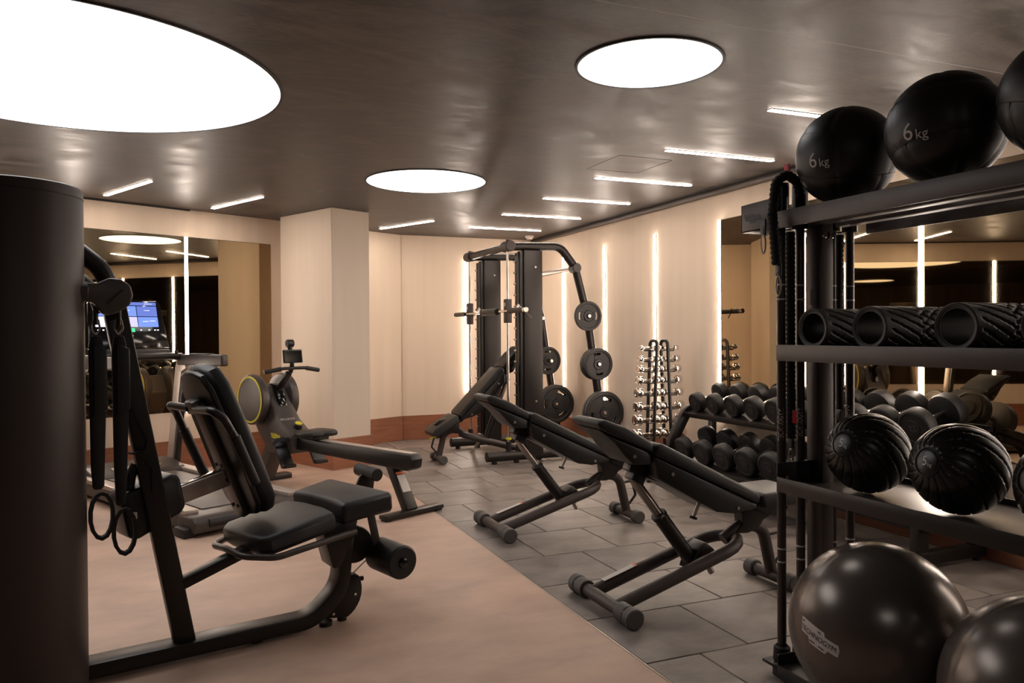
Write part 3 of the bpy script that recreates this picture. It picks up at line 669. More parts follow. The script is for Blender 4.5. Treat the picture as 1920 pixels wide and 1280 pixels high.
def arc_text(word, R, a_mid, size, y):
    mb = MB(); step = size * .80 / R
    for i, ch in enumerate(word):
        a = a_mid - (i - (len(word) - 1) / 2) * step
        if ch == ' ': continue
        o = Vector((R * math.cos(a), y, R * math.sin(a))); v = Vector((math.cos(a), 0, math.sin(a))); u = Vector((math.sin(a), 0, -math.cos(a)))
        mb.mesh(text_mesh(ch, size), frame_m(o, u, v))
    return mb.data('lettering')
def plate(x, y, z, R, t, slots, label, group, spin=0.0):
    key = (R, t)
    p = thing('weight_plate', label, 'weight plate', (x, y, z), 0, group); p.rotation_euler = (0, spin, 0)
    if key not in _plates:
        _plates[key] = (plate_mesh(R, t, slots, key), arc_text('TECHNOGYM', R * .885, PI / 2, R * .125, -t * .515), arc_text('TECHNOGYM', R * .885, PI * 1.5, R * .125, -t * .515))
    part(p, 'casting', _plates[key][0], 'rubber')
    part(p, 'lettering', _plates[key][1], 'rubbercap'); part(p, 'lettering', _plates[key][2], 'rubbercap')
    return p
_plates = {}
px_ = lambda z: leg_x(z) - .03
plate(px_(1.485), SY0 - .075, 1.485, .155, .035, (0, 180), 'small black weight plate with side grips high on the smith machine leg', 'weight plates on the smith machine')
for k in range(3):
    plate(px_(.985), SY0 - .07 - .039 * k, .985, .165, .034, (90, 270), ('black mid size weight plate in the row of three, against the smith machine leg', 'black mid size weight plate in the row of three, between its neighbours', 'black mid size weight plate in the row of three, farthest from the leg')[k], 'weight plates on the smith machine', rad(-8))
for k in range(2):
    plate(px_(.475), SY0 - .08 - .049 * k, .475, .225, .042, (60, 180, 300), ('largest black weight plate low on the smith machine leg, inner of the pair', 'largest black weight plate low on the smith machine leg, outer of the pair')[k], 'weight plates on the smith machine', rad(-18))
plate(px_(.985), SY1 - .07, .985, .165, .034, (90, 270), 'mid size black weight plate on the smith machine leg by the corner', 'weight plates on the smith machine')
for k in range(2):
    plate(px_(.475), SY1 - .08 - .049 * k, .475, .225, .042, (60, 180, 300), ('largest black weight plate on the smith machine leg by the corner, inner one', 'largest black weight plate on the smith machine leg by the corner, outer one')[k], 'weight plates on the smith machine')

# ------------------------------------------------------------------ adjustable benches
PIV = Vector((.80, 0, .455))
def make_bench(label, loc, rotz, back_deg, seat_deg):
    b = thing('adjustable_bench', label, 'bench', loc, rotz, 'adjustable benches')
    RB = Matrix.Rotation(rad(back_deg), 3, 'Y'); RS = Matrix.Rotation(rad(seat_deg), 3, 'Y')
    def rt(x, z, R=RB): v = R @ (Vector((x, 0, z)) - PIV) + PIV; return (v.x, v.z)
    U, W = (1, 0, 0), (0, 0, 1)
    # wheeled front foot, U-shaped frame, rear arch and foot
    ff = part(b, 'front_foot', MB().cyl((0, -.25, .046), (0, .25, .046), .031, None, 18), 'framesoft')
    for s in (-1, 1):
        ec = part(b, 'end_cap', MB().cyl((0, s * .160, .047), (0, s * .232, .047), .044, None, 22, .003), 'rubbercap')
        part(ec, 'wheel', MB().cyl((0, s * .236, .046), (0, s * .288, .046), .046, None, 26, .005), 'rubbercap')
        part(ec, 'wheel_bracket', MB().box((-.012, s * .232, .058), (.05, .05, .036), .008), 'rubbercap')
    pts = [(.01, -.115, .05), (.60, -.115, .225)]
    for k in range(9):
        a = -PI / 2 + PI * k / 8; pts.append((.62 + .13 * math.cos(a), .115 * math.sin(a), .231 + .038 * math.cos(a)))
    pts += [(.60, .115, .225), (.01, .115, .05)]
    part(b, 'base_frame', MB().tube(pts, .031, 16), 'framesoft')
    part(b, 'rear_arch', MB().tube([(.69, 0, .258), (.80, 0, .325), (.94, 0, .30), (1.0, 0, .05)], .031, 16, .10, True, 7), 'framesoft')
    rf = part(b, 'rear_foot', MB().cyl((1.0, -.125, .042), (1.0, .125, .042), .030, None, 18), 'framesoft')
    for s in (-1, 1): part(b, 'end_cap', MB().cyl((1.0, s * .115, .043), (1.0, s * .180, .043), .043, None, 22, .005), 'rubbercap')
    part(b, 'carry_handle', MB().tube([(.985, 0, .255), (1.045, 0, .262), (1.075, 0, .16), (1.022, 0, .10)], .009, 10, .022), 'frame')
    part(b, 'warning_sticker', MB().bar((.06, .115, .0985), (.235, .115, .1505), .036, .002, 0, (-.28, 0, .96)), 'print')
    part(b, 'sticker_band', MB().bar((.236, .115, .1505), (.246, .115, .1535), .036, .0025, 0, (-.28, 0, .96)), 'orange')
    # seat post with gear plate
    part(b, 'seat_post', MB().prism([(.74, .29), (.79, .34), (.78, .44), (.86, .455), (1.0, .43), (1.05, .39), (.99, .375), (.92, .345), (.88, .30), (.82, .285)], (0, 0, 0), U, W, .075, .006), 'frame')
    # backrest: head pad, main pad, shell, beam
    hp = [rt(*p) for p in ((-.10, .905), (-.06, .915), (.0, .892), (.05, .875), (.195, .795), (.20, .745), (-.03, .845), (-.09, .875))]
    part(b, 'head_pad', MB().prism(hp, (0, 0, 0), U, W, .27, .012, 3, 20), 'leather')
    hs = [rt(*p) for p in ((-.085, .868), (-.02, .835), (.195, .745), (.19, .69), (.10, .695), (.05, .74), (.0, .80))]
    sh = part(b, 'head_shell', MB().prism(hs, (0, 0, 0), U, W, .235, .010, 3, 20), 'shell')
    mp = [rt(*p) for p in ((.205, .785), (.24, .79), (.79, .515), (.815, .49), (.80, .455), (.20, .735))]
    part(b, 'back_pad', MB().prism(mp, (0, 0, 0), U, W, .29, .014, 3, 20), 'leather')
    ms = [rt(*p) for p in ((.20, .735), (.80, .455), (.80, .43), (.66, .418), (.56, .435), (.22, .625))]
    bs_ = part(b, 'back_shell', MB().prism(ms, (0, 0, 0), U, W, .262, .012, 3, 20), 'shell')
    for x, z, par, w_ in ((.10, .735, sh, .118), (.30, .640, bs_, .132), (.68, .445, bs_, .132)):
        q = rt(x, z)
        for s in (-1, 1): part(par, 'bolt', MB().cyl((q[0], s * w_, q[1]), (q[0], s * (w_ + .004), q[1]), .009, None, 12), 'steel')
    q0, q1 = rt(.13, .675), rt(.80, .41)
    part(b, 'back_beam', MB().bar((q0[0], 0, q0[1]), (q1[0], 0, q1[1]), .07, .05, .006), 'shell')
    # telescopic strut
    st0 = Vector((.485, 0, .19)); t_ = rt(.17, .60); st1 = Vector((t_[0], 0, t_[1])); dv = (st1 - st0).normalized()
    part(b, 'strut_rod', MB().cyl(st0 + dv * .2, st1, .0235, None, 18), 'steel')
    sl = part(b, 'strut_sleeve', MB().cyl(st0, st0 + dv * .285, .037, None, 20, .004), 'frame')
    part(sl, 'collar', MB().cyl(st0 + dv * .275, st0 + dv * .297, .040, None, 20, .003), 'rubber')
    part(sl, 'pull_pin', MB().cyl(st0 + dv * .285 + Vector((0, -.03, 0)), st0 + dv * .285 + Vector((-.02, -.075, .0)), .013, None, 12, .003), 'rubber')
    part(b, 'strut_bracket', MB().box(st1 + Vector((.01, 0, .02)), (.075, .075, .06), .008, 2, RB @ Matrix.Rotation(rad(26), 3, 'Y')), 'shell')
    part(b, 'strut_bracket', MB().prism([(.46, .14), (.58, .185), (.60, .23), (.55, .27), (.50, .24)], (0, 0, 0), U, W, .11, .006), 'frame')
    part(b, 'lock_knob', MB().cyl((.54, -.03, .20), (.585, -.05, .115), .016, None, 12, .003), 'steel')
    # seat
    q = [rt(x, z, RS) for x, z in ((.815, .488), (.83, .505), (1.08, .508), (1.135, .49), (1.15, .455), (1.10, .43), (.84, .43))]
    part(b, 'seat_pad', MB().prism(q, (0, 0, 0), U, W, .29, .016, 3, 20), 'leatherlit')
    q = [rt(x, z, RS) for x, z in ((.83, .435), (1.08, .435), (1.06, .385), (.98, .36), (.86, .40))]
    part(b, 'seat_bracket', MB().prism(q, (0, 0, 0), U, W, .10, .006), 'shell')
    q = rt(1.06, .41, RS); q2 = rt(1.17, .425, RS)
    part(b, 'release_lever', MB().bar((q[0], .03, q[1]), (q2[0], .03, q2[1]), .022, .012, .004), 'yellow')
    q = rt(.50, .505); q2 = rt(.455, .415)
    kn_ = part(b, 'adjust_knob', MB().cyl((q[0], -.08, q[1]), (q2[0], -.08, q2[1]), .010, None, 10), 'steel')
    part(kn_, 'knob_cap', MB().cyl((q2[0], -.08, q2[1]), (q2[0] - .004, -.08, q2[1] - .012), .020, None, 14, .003), 'rubber')
    return b
make_bench('black declined adjustable bench beside the storage rack', (1.785, 3.20, 0), 0, 0, 0)
make_bench('black declined adjustable bench standing between the other bench and the smith machine', (1.82, 4.72, 0), 0, 0, 0)
make_bench('black adjustable bench with raised backrest under the smith machine bar', (3.31, 7.56, 0), PI, 19, 30)

# ------------------------------------------------------------------ chrome dumbbell tower
TWX, TWY = 3.855, 5.88
tw = thing('dumbbell_tower', 'narrow dark A-frame tower holding chrome dumbbells against the cloth wall', 'dumbbell stand', (TWX, TWY, 0))
for s in (-1, 1):
    xt, xb = s * .055, s * .105
    part(tw, 'side_loop', MB().tube([(xb, -.055, .04), (xt, -.055, 1.235), (xt, .055, 1.235), (xb, .055, .04)], .0155, 14, .045), 'frame')
    part(tw, 'foot_bar', MB().cyl((xb, -.17, .025), (xb, .17, .025), .022, None, 14, .003), 'frame')
for y in (-.11, .11): part(tw, 'foot_bar', MB().cyl((-.20, y, .022), (.20, y, .022), .020, None, 14, .003), 'frame')
def chrome_mesh(R, hl, gap):
    "bell with chamfered cylindrical heads on a knurled handle, axis x"
    h = []
    for s in (-1, 1): h.append(MB().lathe([(0, gap), (R * .55, gap), (R * .92, gap + .006), (R, gap + .014), (R, gap + hl - .008), (R * .90, gap + hl), (R * .62, gap + hl), (R * .58, gap + hl - .003), (0, gap + hl - .003)], (0, 0, 0), (s, 0, 0), 28).data('head'))
    g = MB().lathe([(.010, -gap), (.013, -gap * .6), (.0145, 0), (.013, gap * .6), (.010, gap)], (0, 0, 0), (1, 0, 0), 16)
    return h, g.data('handle')
ROWS = [(1.172, .020, .036), (1.075, .026, .040), (.985, .031, .044), (.885, .033, .046), (.775, .036, .050), (.650, .039, .052), (.535, .042, .054), (.405, .044, .056)]
LEVEL = ['top', 'second', 'third', 'fourth', 'fifth', 'sixth', 'seventh', 'lowest']
for i, (z, R, hl) in enumerate(ROWS):
    f = (1.235 - z) / 1.195; xs = .055 + .05 * f
    hm, gm = chrome_mesh(R * 1.12, hl * 1.3, .052 + .001 * i)
    for s, side in ((-1, 'on the open side'), (1, 'on the wall side')):
        x = s * (xs + .045)
        part(tw, 'cradle', MB().tube([(s * xs, -.055, z - .026), (s * (xs + .07), -.055, z - .022), (s * (xs + .07), .055, z - .022), (s * xs, .055, z - .026)], .007, 8, .015), 'frame')
        d = thing('chrome_dumbbell', 'chrome dumbbell on the %s level of the tower, %s' % (LEVEL[i], side), 'dumbbell', (TWX + x, TWY - .0, z), 0, 'chrome dumbbells on the tower')
        [part(d, 'head', h_, 'chrome') for h_ in hm]; part(d, 'handle', gm, 'steel')

# ------------------------------------------------------------------ dumbbell rack
dk = thing('dumbbell_rack', 'long low black two-tier dumbbell rack in front of the mirror', 'dumbbell rack', (3.9, 4.25, 0))
def dq(x, y, z): return Vector((x - 3.9, y - 4.25, z))
Y0, Y1 = 2.98, 5.42
for y in (3.05, 5.44):
    part(dk, 'side_frame', MB().sweep([dq(3.665, y, .04), dq(3.69, y, .40), dq(3.84, y, .655), dq(4.02, y, .70)], .055, .085, (0, 1, 0), .16, 8, .006), 'frame')
    ft = part(dk, 'foot_beam', MB().box(dq(3.91, y, .06), (.52, .065, .07), .006), 'frame')
    for x in (3.70, 4.12): part(ft, 'levelling_foot', MB().cyl(dq(x, y, 0), dq(x, y, .03), .022, None, 12), 'rubber')
    part(dk, 'rear_post', MB().box(dq(4.10, y, .38), (.05, .055, .64), .005), 'frame')
TILT = rad(18)
for nm, xf, xb, zt in (('upper_shelf', 3.80, 4.16, .640), ('lower_shelf', 3.66, 4.055, .245)):
    tl = Matrix.Rotation(-TILT, 3, 'Y'); rise = (xb - xf) * math.tan(TILT)
    s = part(dk, nm, MB().box(dq((xf + xb) / 2, (Y0 + Y1) / 2, zt - .012 + rise / 2), ((xb - xf) / math.cos(TILT), Y1 - Y0, .008), .002, 2, tl), 'frame')
    part(s, 'front_lip', MB().box(dq(xf, (Y0 + Y1) / 2, zt - .016), (.008, Y1 - Y0, .042), .002, 2, tl), 'frame')
    part(s, 'rear_lip', MB().box(dq(xb, (Y0 + Y1) / 2, zt - .005 + rise), (.008, Y1 - Y0, .04), .002, 2, tl), 'frame')
def rubber_bell(R, hl, gap):
    h = []
    for s in (-1, 1):
        h.append(MB().lathe([(0, gap), (R * .80, gap), (R * .97, gap + .008), (R, gap + .020), (R, gap + hl - .016), (R * .95, gap + hl - .004), (R * .88, gap + hl), (R * .80, gap + hl), (R * .77, gap + hl - .004), (R * .45, gap + hl - .004), (R * .42, gap + hl - .001), (0, gap + hl - .001)], (0, 0, 0), (s, 0, 0), 36).data('head'))
    g = MB().lathe([(.014, -gap - .005), (.016, -gap * .5), (.0175, 0), (.016, gap * .5), (.014, gap + .005)], (0, 0, 0), (1, 0, 0), 18)
    return h, g.data('handle')
def row(n, y0, y1, x, zt, r0, r1, word, group):
    for i in range(n):
        t = i / (n - 1); R = r0 + (r1 - r0) * t; hl = .055 + R * .30
        hm, gm = rubber_bell(R, hl, .078)
        d = thing('rubber_dumbbell', word + ', %s from the chrome tower' % ORD[i], 'dumbbell', (x, y0 + (y1 - y0) * t, zt - .008 + (x - (3.80 if x > 3.9 else 3.66)) * math.tan(TILT) + (R + .0015) / math.cos(TILT)), 0, group)
        d.rotation_euler = (random.uniform(0, 6), -TILT, rad(random.uniform(-2, 2)))
        [part(d, 'head', h_, 'rubber') for h_ in hm]; part(d, 'handle', gm, 'chrome')
        part(d, 'size_mark', MB().mesh(text_mesh(str(4 + 2 * i), R * .5), frame_m((-.078 - hl - .0005, 0, 0), (0, -1, 0), (0, 0, 1))), 'rubbercap')
row(10, 5.30, 3.20, 3.965, .640, .080, .108, 'black round rubber dumbbell on the upper tier', 'dumbbells on the upper tier')
row(9, 5.29, 3.22, 3.83, .245, .098, .118, 'black round rubber dumbbell on the lower tier', 'dumbbells on the lower tier')

# ------------------------------------------------------------------ storage rack with balls, rollers and bars
RX0, RX1, RYN, RYF = 2.02, 2.47, .42, 2.29
sr = thing('storage_rack', 'dark grey open storage rack with four shelves full of balls and rollers', 'storage rack', (2.245, 1.35, 0))
def rq(x, y, z): return Vector((x - 2.245, y - 1.35, z))
ym = (RYN + RYF) / 2; ly = RYF - RYN; xm = (RX0 + RX1) / 2; lx = RX1 - RX0
for y in (2.29, .45):
    po = part(sr, 'post', MB().box(rq(2.229, y, .89), (.058, .08, 1.72), .004), 'rackgrey')
    part(sr, 'post_foot', MB().box(rq(2.245, y, .03), (.44, .075, .05), .006), 'rackblack')
    part(po, 'label_plate', MB().box(rq(2.1995, y, 1.44), (.002, .035, .06)), 'framesoft')
    for x in (2.212, 2.246): part(po, 'bolt', MB().cyl(rq(x, y - .040, 1.672), rq(x, y - .048, 1.672), .011, None, 14, .002), 'chrome')
def tray(nm, z, lip, mtl, deck, xo=0.0):
    s = part(sr, nm, MB().box(rq(xm, ym, z - .006), (lx, ly, .006), .001), deck)
    part(s, 'front_lip', MB().box(rq(RX0, ym, z - .018 - xo), (.006, ly, lip), .001), mtl)
    part(s, 'rear_lip', MB().box(rq(RX1, ym, z - .01), (.006, ly, lip), .001), mtl)
    return s
# top shelf carries two rails, the middle shelf is deep-lipped, the lower one has end plates
ts = part(sr, 'top_shelf', MB().box(rq(2.06, ym, 1.742), (.08, ly, .012), .001), 'rackblack')
part(ts, 'front_lip', MB().box(rq(RX0, ym, 1.7245), (.006, ly, .063), .001), 'rackgrey')
for x in (2.20, 2.33): part(ts, 'rail', MB().box(rq(x, ym, 1.728), (.05, ly, .03), .004), 'rackgrey')
part(ts, 'rear_lip', MB().box(rq(RX1, ym, 1.7245), (.006, ly, .063), .001), 'rackgrey')
tray('middle_shelf', 1.248, .060, 'rackgrey', 'traytop')
lo = tray('lower_shelf', .738, .055, 'rackblack', 'traytop', -.018)
for y in (RYF, RYN): part(lo, 'end_plate', MB().box(rq(xm, y, .765), (lx, .006, .105), .001), 'rackblack')
for x in (2.06, 2.40): part(lo, 'bolt', MB().cyl(rq(x, RYF - .004, .76), rq(x, RYF - .009, .76), .007, None, 10), 'steel')
bt = tray('bottom_tray', .062, .045, 'rackblack', 'rackblack', .010)
part(bt, 'end_plate', MB().box(rq(xm, RYF, .06), (lx, .006, .07), .001), 'rackblack')
# bar holder at the far end: logo plate, top collar and cups
bh = part(sr, 'bar_holder', MB().prism([(2.305, 1.70), (2.49, 1.70), (2.49, 1.808), (2.305, 1.812)], rq(RX0 + .003, 0, 0) - Vector((0, 0, 0)), (0, 1, 0), (0, 0, 1), .006, .001), 'rackgrey')
part(bh, 'end_face', MB().box(rq(xm, 2.487, 1.754), (lx, .006, .108), .001), 'rackgrey')
part(bh, 'holder_floor', MB().box(rq(xm, 2.417, 1.703), (lx, .141, .006), .001), 'rackblack')
mtx = frame_m(rq(RX0 - .0012, 2.425, 1.752), (0, -1, 0), (0, 0, 1))
part(bh, 'badge', MB().mesh(badge_plate(.095), mtx), 'printdark')
part(bh, 'badge_word', MB().mesh(badge_word(.095), frame_m(rq(RX0 - .002, 2.425, 1.752), (0, -1, 0), (0, 0, 1))), 'rackgrey')
part(sr, 'bar_base', MB().box(rq(xm, 2.33, .045), (lx, .09, .012), .002), 'rackblack')
BARS = [2.072, 2.165, 2.325, 2.418]
for x in BARS:
    part(sr, 'bar_cup', MB().lathe([(0, 0), (.030, 0), (.033, .01), (.030, .055), (.022, .062), (.022, .02), (0, .02)], rq(x, 2.325, .05), (0, 0, 1), 24), 'rubber')
    part(sr, 'bar_sleeve', MB().lathe([(.0195, 0), (.030, 0), (.030, .170), (.0195, .170), (.0195, 0)], rq(x, 2.325, 1.70), (0, 0, 1), 24), 'shell')
for i, x in enumerate(BARS):
    b = thing('weighted_bar', 'slim dark upright bar with pale rings in the rack end, ' + ('next to the open floor', 'beside the outermost bar', 'behind the rack post', 'farthest from the open floor')[i], 'exercise bar', (x, 2.325, .072), 0, 'upright bars in the rack end')
    part(b, 'shaft', MB().cyl((0, 0, 0), (0, 0, 1.79), .0165, None, 20, .002), 'barmetal')
    for z in (.36, .41, 1.14, 1.36, 1.415): part(b, 'ring', MB().lathe([(.0166, -.003), (.0174, -.003), (.0174, .003), (.0166, .003)], (0, 0, z), (0, 0, 1), 20), 'print')
    wm = text_mesh('TECHNOGYM', .030).copy()
    c_ = Vector((-.72, -.69, 0)).normalized()
    for v in wm.vertices:                                                  # wrap the word round the shaft, reading upwards
        a = v.co.y / .0168; zz = v.co.x * .66
        d_ = Matrix.Rotation(-a, 3, 'Z') @ c_; v.co = d_ * .0172 + Vector((0, 0, zz))
    o = part(b, 'lettering', wm, 'markprint'); o.location = (0, 0, .883)

# balls -----------------------------------------------------------------
def sphere_grid(R, fn, nu=96, nv=48, squash=1.0):
    vs, fs = [], []
    for j in range(nv + 1):
        th = PI * j / nv
        for i in range(nu):
            ph = 2 * PI * i / nu; r = R + fn(th, ph)
            vs.append((r * math.sin(th) * math.cos(ph), r * math.sin(th) * math.sin(ph), r * math.cos(th) * squash))
    for j in range(nv):
        for i in range(nu): fs.append((j * nu + i, (j + 1) * nu + i, (j + 1) * nu + (i + 1) % nu, j * nu + (i + 1) % nu))
    me = bpy.data.meshes.new('ball'); me.from_pydata(vs, [], fs); b = bmesh.new(); b.from_mesh(me); bmesh.ops.remove_doubles(b, verts=b.verts, dist=1e-5)
    bmesh.ops.recalc_face_normals(b, faces=b.faces); b.to_mesh(me); b.free()
    for p in me.polygons: p.use_smooth = True
    return me
def to_cam(c): return (Vector((0, 0, CAM_H)) - Vector(c)).normalized()
def view_dir(c, a, b):
    "direction on a ball whose centre is c: a to the right, b up, rest towards the viewpoint"
    n = to_cam(c); r_ = n.cross(Vector((0, 0, 1))).normalized() * -1; u_ = r_.cross(n) * -1
    if u_.z < 0: u_ = -u_
    return (n * math.sqrt(max(0, 1 - a * a - b * b)) + r_ * a + u_ * b).normalized()
# medicine balls: 12-panel leather look, two belts and short cross seams
def seam_mesh(R):
    mb = MB()
    for th in (rad(58), rad(112)):
        mb.tube([(R * math.sin(th) * math.cos(2 * PI * k / 64), R * math.sin(th) * math.sin(2 * PI * k / 64), R * math.cos(th)) for k in range(64)], .0018, 6, 0, False, 6, True)
    for a0, a1, n, o in ((rad(2), rad(58), 3, 0), (rad(58), rad(112), 5, .6), (rad(112), rad(178), 6, .2)):
        for k in range(n):
            ph = 2 * PI * k / n + o
            mb.tube([(R * math.sin(a0 + (a1 - a0) * t / 14) * math.cos(ph), R * math.sin(a0 + (a1 - a0) * t / 14) * math.sin(ph), R * math.cos(a0 + (a1 - a0) * t / 14)) for t in range(15)], .0018, 6)
    return mb.data('stitching')
MR = .174
def puff(th, ph):
    d = 0
    for s in (rad(58), rad(112)): d -= .004 * math.exp(-((th - s) / .05) ** 2)
    n, o = (3, 0) if th < rad(58) else ((5, .6) if th < rad(112) else (6, .2))
    w = abs(((ph - o) * n / (2 * PI) + .5) % 1 - .5) / n * 2 * PI * math.sin(th)
    return d - .003 * math.exp(-(w / .05) ** 2)
mball, mseam = sphere_grid(MR, puff), seam_mesh(MR - .004)
MEDPOS = [(2.175, 2.105, 1.762 + MR), (2.175, 1.71, 1.762 + MR), (2.175, 1.335, 1.762 + MR)]
for i, c in enumerate(MEDPOS):
    b = thing('medicine_ball', ('large black soft medicine ball on the top shelf, nearest the bars', 'large black soft medicine ball on the top shelf, between two others', 'large black soft medicine ball on the top shelf, farthest from the bars')[i], 'medicine ball', c, 0, 'medicine balls on the top shelf')
    R = Matrix.Rotation(rad((-40, -20, 30)[i]), 3, 'Z') @ Matrix.Rotation(rad((14, -10, 20)[i]), 3, 'X')
    o = part(b, 'cover', mball, 'vinyl'); o.rotation_euler = R.to_euler()
    o = part(b, 'stitching', mseam, 'stitch'); o.rotation_euler = R.to_euler()
    if i < 2:
        dv = view_dir(c, (-.50, -.45)[i], (-.02, .03)[i])
        for s_, sz, ox, oy in (('6', .074, -.026, 0), ('kg', .042, .016, -.011)):
            fl = text_mesh(s_, sz, 0, 1).copy()
            for v in fl.vertices: v.co += Vector((ox, oy, 0))
            part(b, 'weight_mark', on_sphere(fl, (0, 0, 0), MR, dv, (0, 0, 1), .0012), 'markprint')
# slam balls: spiral ribs round a smooth polar cap
SR = .1405
def ribs(th, ph):
    if th < rad(20) or th > rad(160): return -.002 if rad(17) < th < rad(20) else .0
    w = (ph / (2 * PI) * 17 + (th - PI / 2) * 2.0) % 1
    return -.0045 if w < .12 else 0.0005 * math.sin((w - .12) / .88 * PI)
sball = sphere_grid(SR, ribs, 264, 72)
SLAM = [(2.205, 2.04, .738 + SR), (2.20, 1.685, .738 + SR), (2.20, 1.345, .738 + SR)]
for i, c in enumerate(SLAM):
    b = thing('slam_ball', ('shiny black ribbed slam ball on the lower shelf, nearest the bars', 'shiny black ribbed slam ball on the lower shelf, between two others', 'shiny black ribbed slam ball on the lower shelf, farthest from the bars')[i], 'slam ball', c, 0, 'slam balls on the lower shelf')
    ax = view_dir(c, (-.575, -.62, -.7)[i], (.20, .11, .1)[i])
    o = part(b, 'ribbed_shell', sball, 'slam'); o.rotation_euler = ax.to_track_quat('Z', 'Y').to_euler()
    o = part(b, 'cap_ring', MB().lathe([(SR * math.sin(rad(17)), SR * math.cos(rad(17)) - .002), (SR * math.sin(rad(17.5)), SR * math.cos(rad(17.5)) + .002), (SR * math.sin(rad(19.5)), SR * math.cos(rad(19.5)) + .002), (SR * math.sin(rad(20)), SR * math.cos(rad(20)) - .003)], (0, 0, 0), (0, 0, 1), 48), 'slam')
    o.rotation_euler = ax.to_track_quat('Z', 'Y').to_euler()
    for s_, sz, ox, oy in (('5', .042, -.004, 0), ('kg', .016, .014, -.009)):
        fl = text_mesh(s_, sz, 0, 1).copy()
        for v in fl.vertices: v.co += Vector((ox, oy, 0))
        part(b, 'weight_mark', on_sphere(fl, (0, 0, 0), SR, ax, (0, 0, 1), .0012), 'markprint')
# exercise balls
ER = .275
eball = sphere_grid(ER, lambda th, ph: -.0012 if abs(th - PI / 2) < .012 else 0.0, 96, 96)
for i, c in enumerate([(2.06, 1.868, .062 + ER), (2.06, 1.30, .062 + ER)]):
    b = thing('exercise_ball', ('big pearly grey exercise ball on the bottom tray, under the bars end', 'big pearly grey exercise ball on the bottom tray, leaning towards its neighbour')[i], 'exercise ball', c, 0, 'exercise balls on the bottom tray')
    o = part(b, 'skin', eball, 'gymball'); o.rotation_euler = view_dir(c, .55, -.2).to_track_quat('Z', 'Y').to_euler()
    dv = view_dir(c, (-.62, -.75)[i], (-.19, -.3)[i]); upd = Vector((0, 0, 1)) + dv.cross(Vector((0, 0, 1))).normalized() * .0
    t_ = Matrix.Rotation(rad(-14), 3, dv) @ Vector((0, 0, 1))
    pl = on_sphere(badge_plate(.165, 0, 3), (0, 0, 0), ER, dv, t_, .0010); part(b, 'badge', pl, 'print')
    pl = on_sphere(badge_word(.165, 1), (0, 0, 0), ER, dv, t_, .0022); part(b, 'badge_word', pl, 'printdark')
# foam rollers -----------------------------------------------------------
FR, FL = .071, .36
def roller_mesh():
    nu, nv = 120, 60; vs, fs = [], []
    for j in range(nv + 1):
        x = FL * j / nv
        for i in range(nu):
            ph = 2 * PI * i / nu; g = 0
            if x > .022 and x < FL - .022:
                if x < .16:
                    if ((ph / (2 * PI) * 14 - x * 14) % 1) < .2: g = -.005
                else:
                    if ((ph / (2 * PI) * 14 - x * 16) % 1) < .2 or ((ph / (2 * PI) * 14 + x * 20) % 1) < .2: g = -.005
            vs.append((x, (FR + g) * math.cos(ph), (FR + g) * math.sin(ph)))
    for j in range(nv):
        for i in range(nu): fs.append((j * nu + i, j * nu + (i + 1) % nu, (j + 1) * nu + (i + 1) % nu, (j + 1) * nu + i))
    k = len(vs)
    for x in (0, FL):
        for rr in (FR, FR - .004, FR - .013):
            for i in range(nu):
                ph = 2 * PI * i / nu; xx = x + (-.003 if x == 0 else .003) * (1 if rr == FR - .004 else 0)
                vs.append((xx, rr * math.cos(ph), rr * math.sin(ph)))
    for e in (0, 1):
        o_ = k + e * 3 * nu
        for a in (0, 1):
            for i in range(nu): fs.append((o_ + a * nu + i, o_ + a * nu + (i + 1) % nu, o_ + (a + 1) * nu + (i + 1) % nu, o_ + (a + 1) * nu + i))
    a, b_ = k + 2 * nu, k + 5 * nu
    for i in range(nu): fs.append((a + i, a + (i + 1) % nu, b_ + (i + 1) % nu, b_ + i))
    me = bpy.data.meshes.new('roller'); me.from_pydata(vs, [], fs); b = bmesh.new(); b.from_mesh(me)
    bmesh.ops.remove_doubles(b, verts=b.verts, dist=1e-5); bmesh.ops.recalc_face_normals(b, faces=b.faces); b.to_mesh(me); b.free()
    for p in me.polygons: p.use_smooth = True
    me.set_sharp_from_angle(angle=rad(40)); return me
rm = roller_mesh()
inner = MB().lathe([(FR - .0135, .002), (FR - .017, .002), (FR - .017, FL - .002), (FR - .0135, FL - .002), (FR - .0135, .002)], (0, 0, 0), (1, 0, 0), 48).data('core')
RL_ = ['nearest the bars', 'second from the bars', 'third from the bars', 'farthest from the bars']
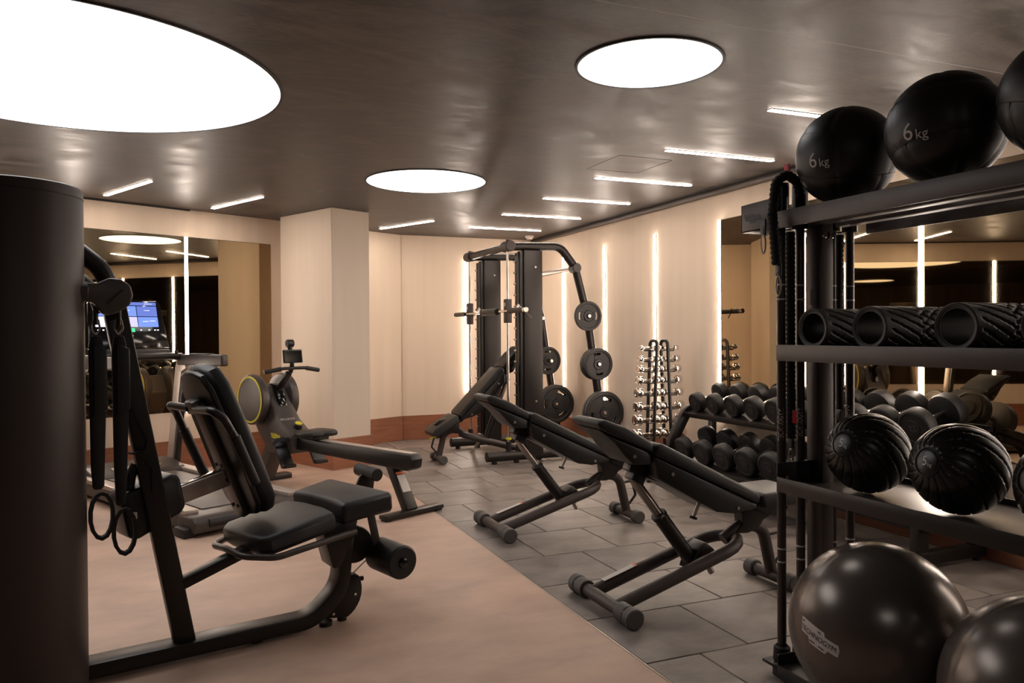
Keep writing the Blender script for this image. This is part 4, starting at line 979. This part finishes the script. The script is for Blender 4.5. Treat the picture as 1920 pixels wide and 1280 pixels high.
for i, y in enumerate((2.135, 1.885, 1.575, 1.315)):
    b = thing('foam_roller', 'black grooved hollow foam roller on the middle shelf, ' + RL_[i], 'foam roller', (2.045, y, 1.2485 + FR), 0, 'foam rollers on the middle shelf')
    b.rotation_euler = (rad((0, 70, 150, 220)[i]), 0, 0)
    part(b, 'grooved_tube', rm, 'foam'); part(b, 'core', inner, 'shell')
# elastic trainers hung between the bars ---------------------------------
def cord(pts, r, name, label, red=None, hooks=()):
    t = thing(name, label, 'elastic cord', pts[0], 0, 'elastic cords on the rack end'); o0 = Vector(pts[0])
    P = fillet([Vector(p) - o0 for p in pts], .04, 8)
    Q = []
    for a, b in zip(P, P[1:]):
        n = max(1, int((b - a).length / .006))
        Q += [a.lerp(b, k / n) for k in range(n)]
    Q.append(P[-1]); R = [r * (1.0 + (.10 if (k // 1) % 3 else -.10)) for k in range(len(Q))]
    part(t, 'ruched_sleeve', MB().tube(Q, R, 12), 'strap', None, 80)
    for (h, ln) in hooks:
        h = Vector(h) - o0
        part(t, 'carabiner', MB().tube([h + Vector((0, .006 * math.cos(a) * 1.9 + 0, -ln / 2 - ln / 2 * math.sin(a) * -1)) for a in [2 * PI * k / 20 for k in range(20)]], .0032, 8, 0, False, 6, True), 'steel')
        part(t, 'strap_end', MB().box(h + Vector((0, 0, .03)), (.008, .028, .06), .003), 'shell')
    if red: part(t, 'red_tag', MB().box(Vector(red) - o0, (.004, .026, .05), .001), 'red')
cord([(1.99, 2.255, 1.555), (1.988, 2.262, 1.64), (1.985, 2.272, 1.74), (1.998, 2.268, 1.86), (2.045, 2.265, 1.895), (2.10, 2.268, 1.87), (2.115, 2.268, 1.82)], .017, 'elastic_cord', 'ruched black elastic cord looped over the rack end with two carabiners', (2.045, 2.262, 1.905), [((2.0, 2.338, 1.675), .07), ((2.0, 2.257, 1.515), .075)])
cord([(2.118, 2.325, 1.69), (2.118, 2.325, 1.2), (2.118, 2.325, .90)], .017, 'elastic_cord', 'ruched black elastic cord hanging straight between the two outer bars', (2.112, 2.30, .985), [((2.118, 2.325, .86), .075)])
cord([(2.371, 2.33, 1.69), (2.368, 2.335, 1.4), (2.371, 2.33, 1.0)], .015, 'elastic_cord', 'ruched black elastic cord hanging behind the rack post')
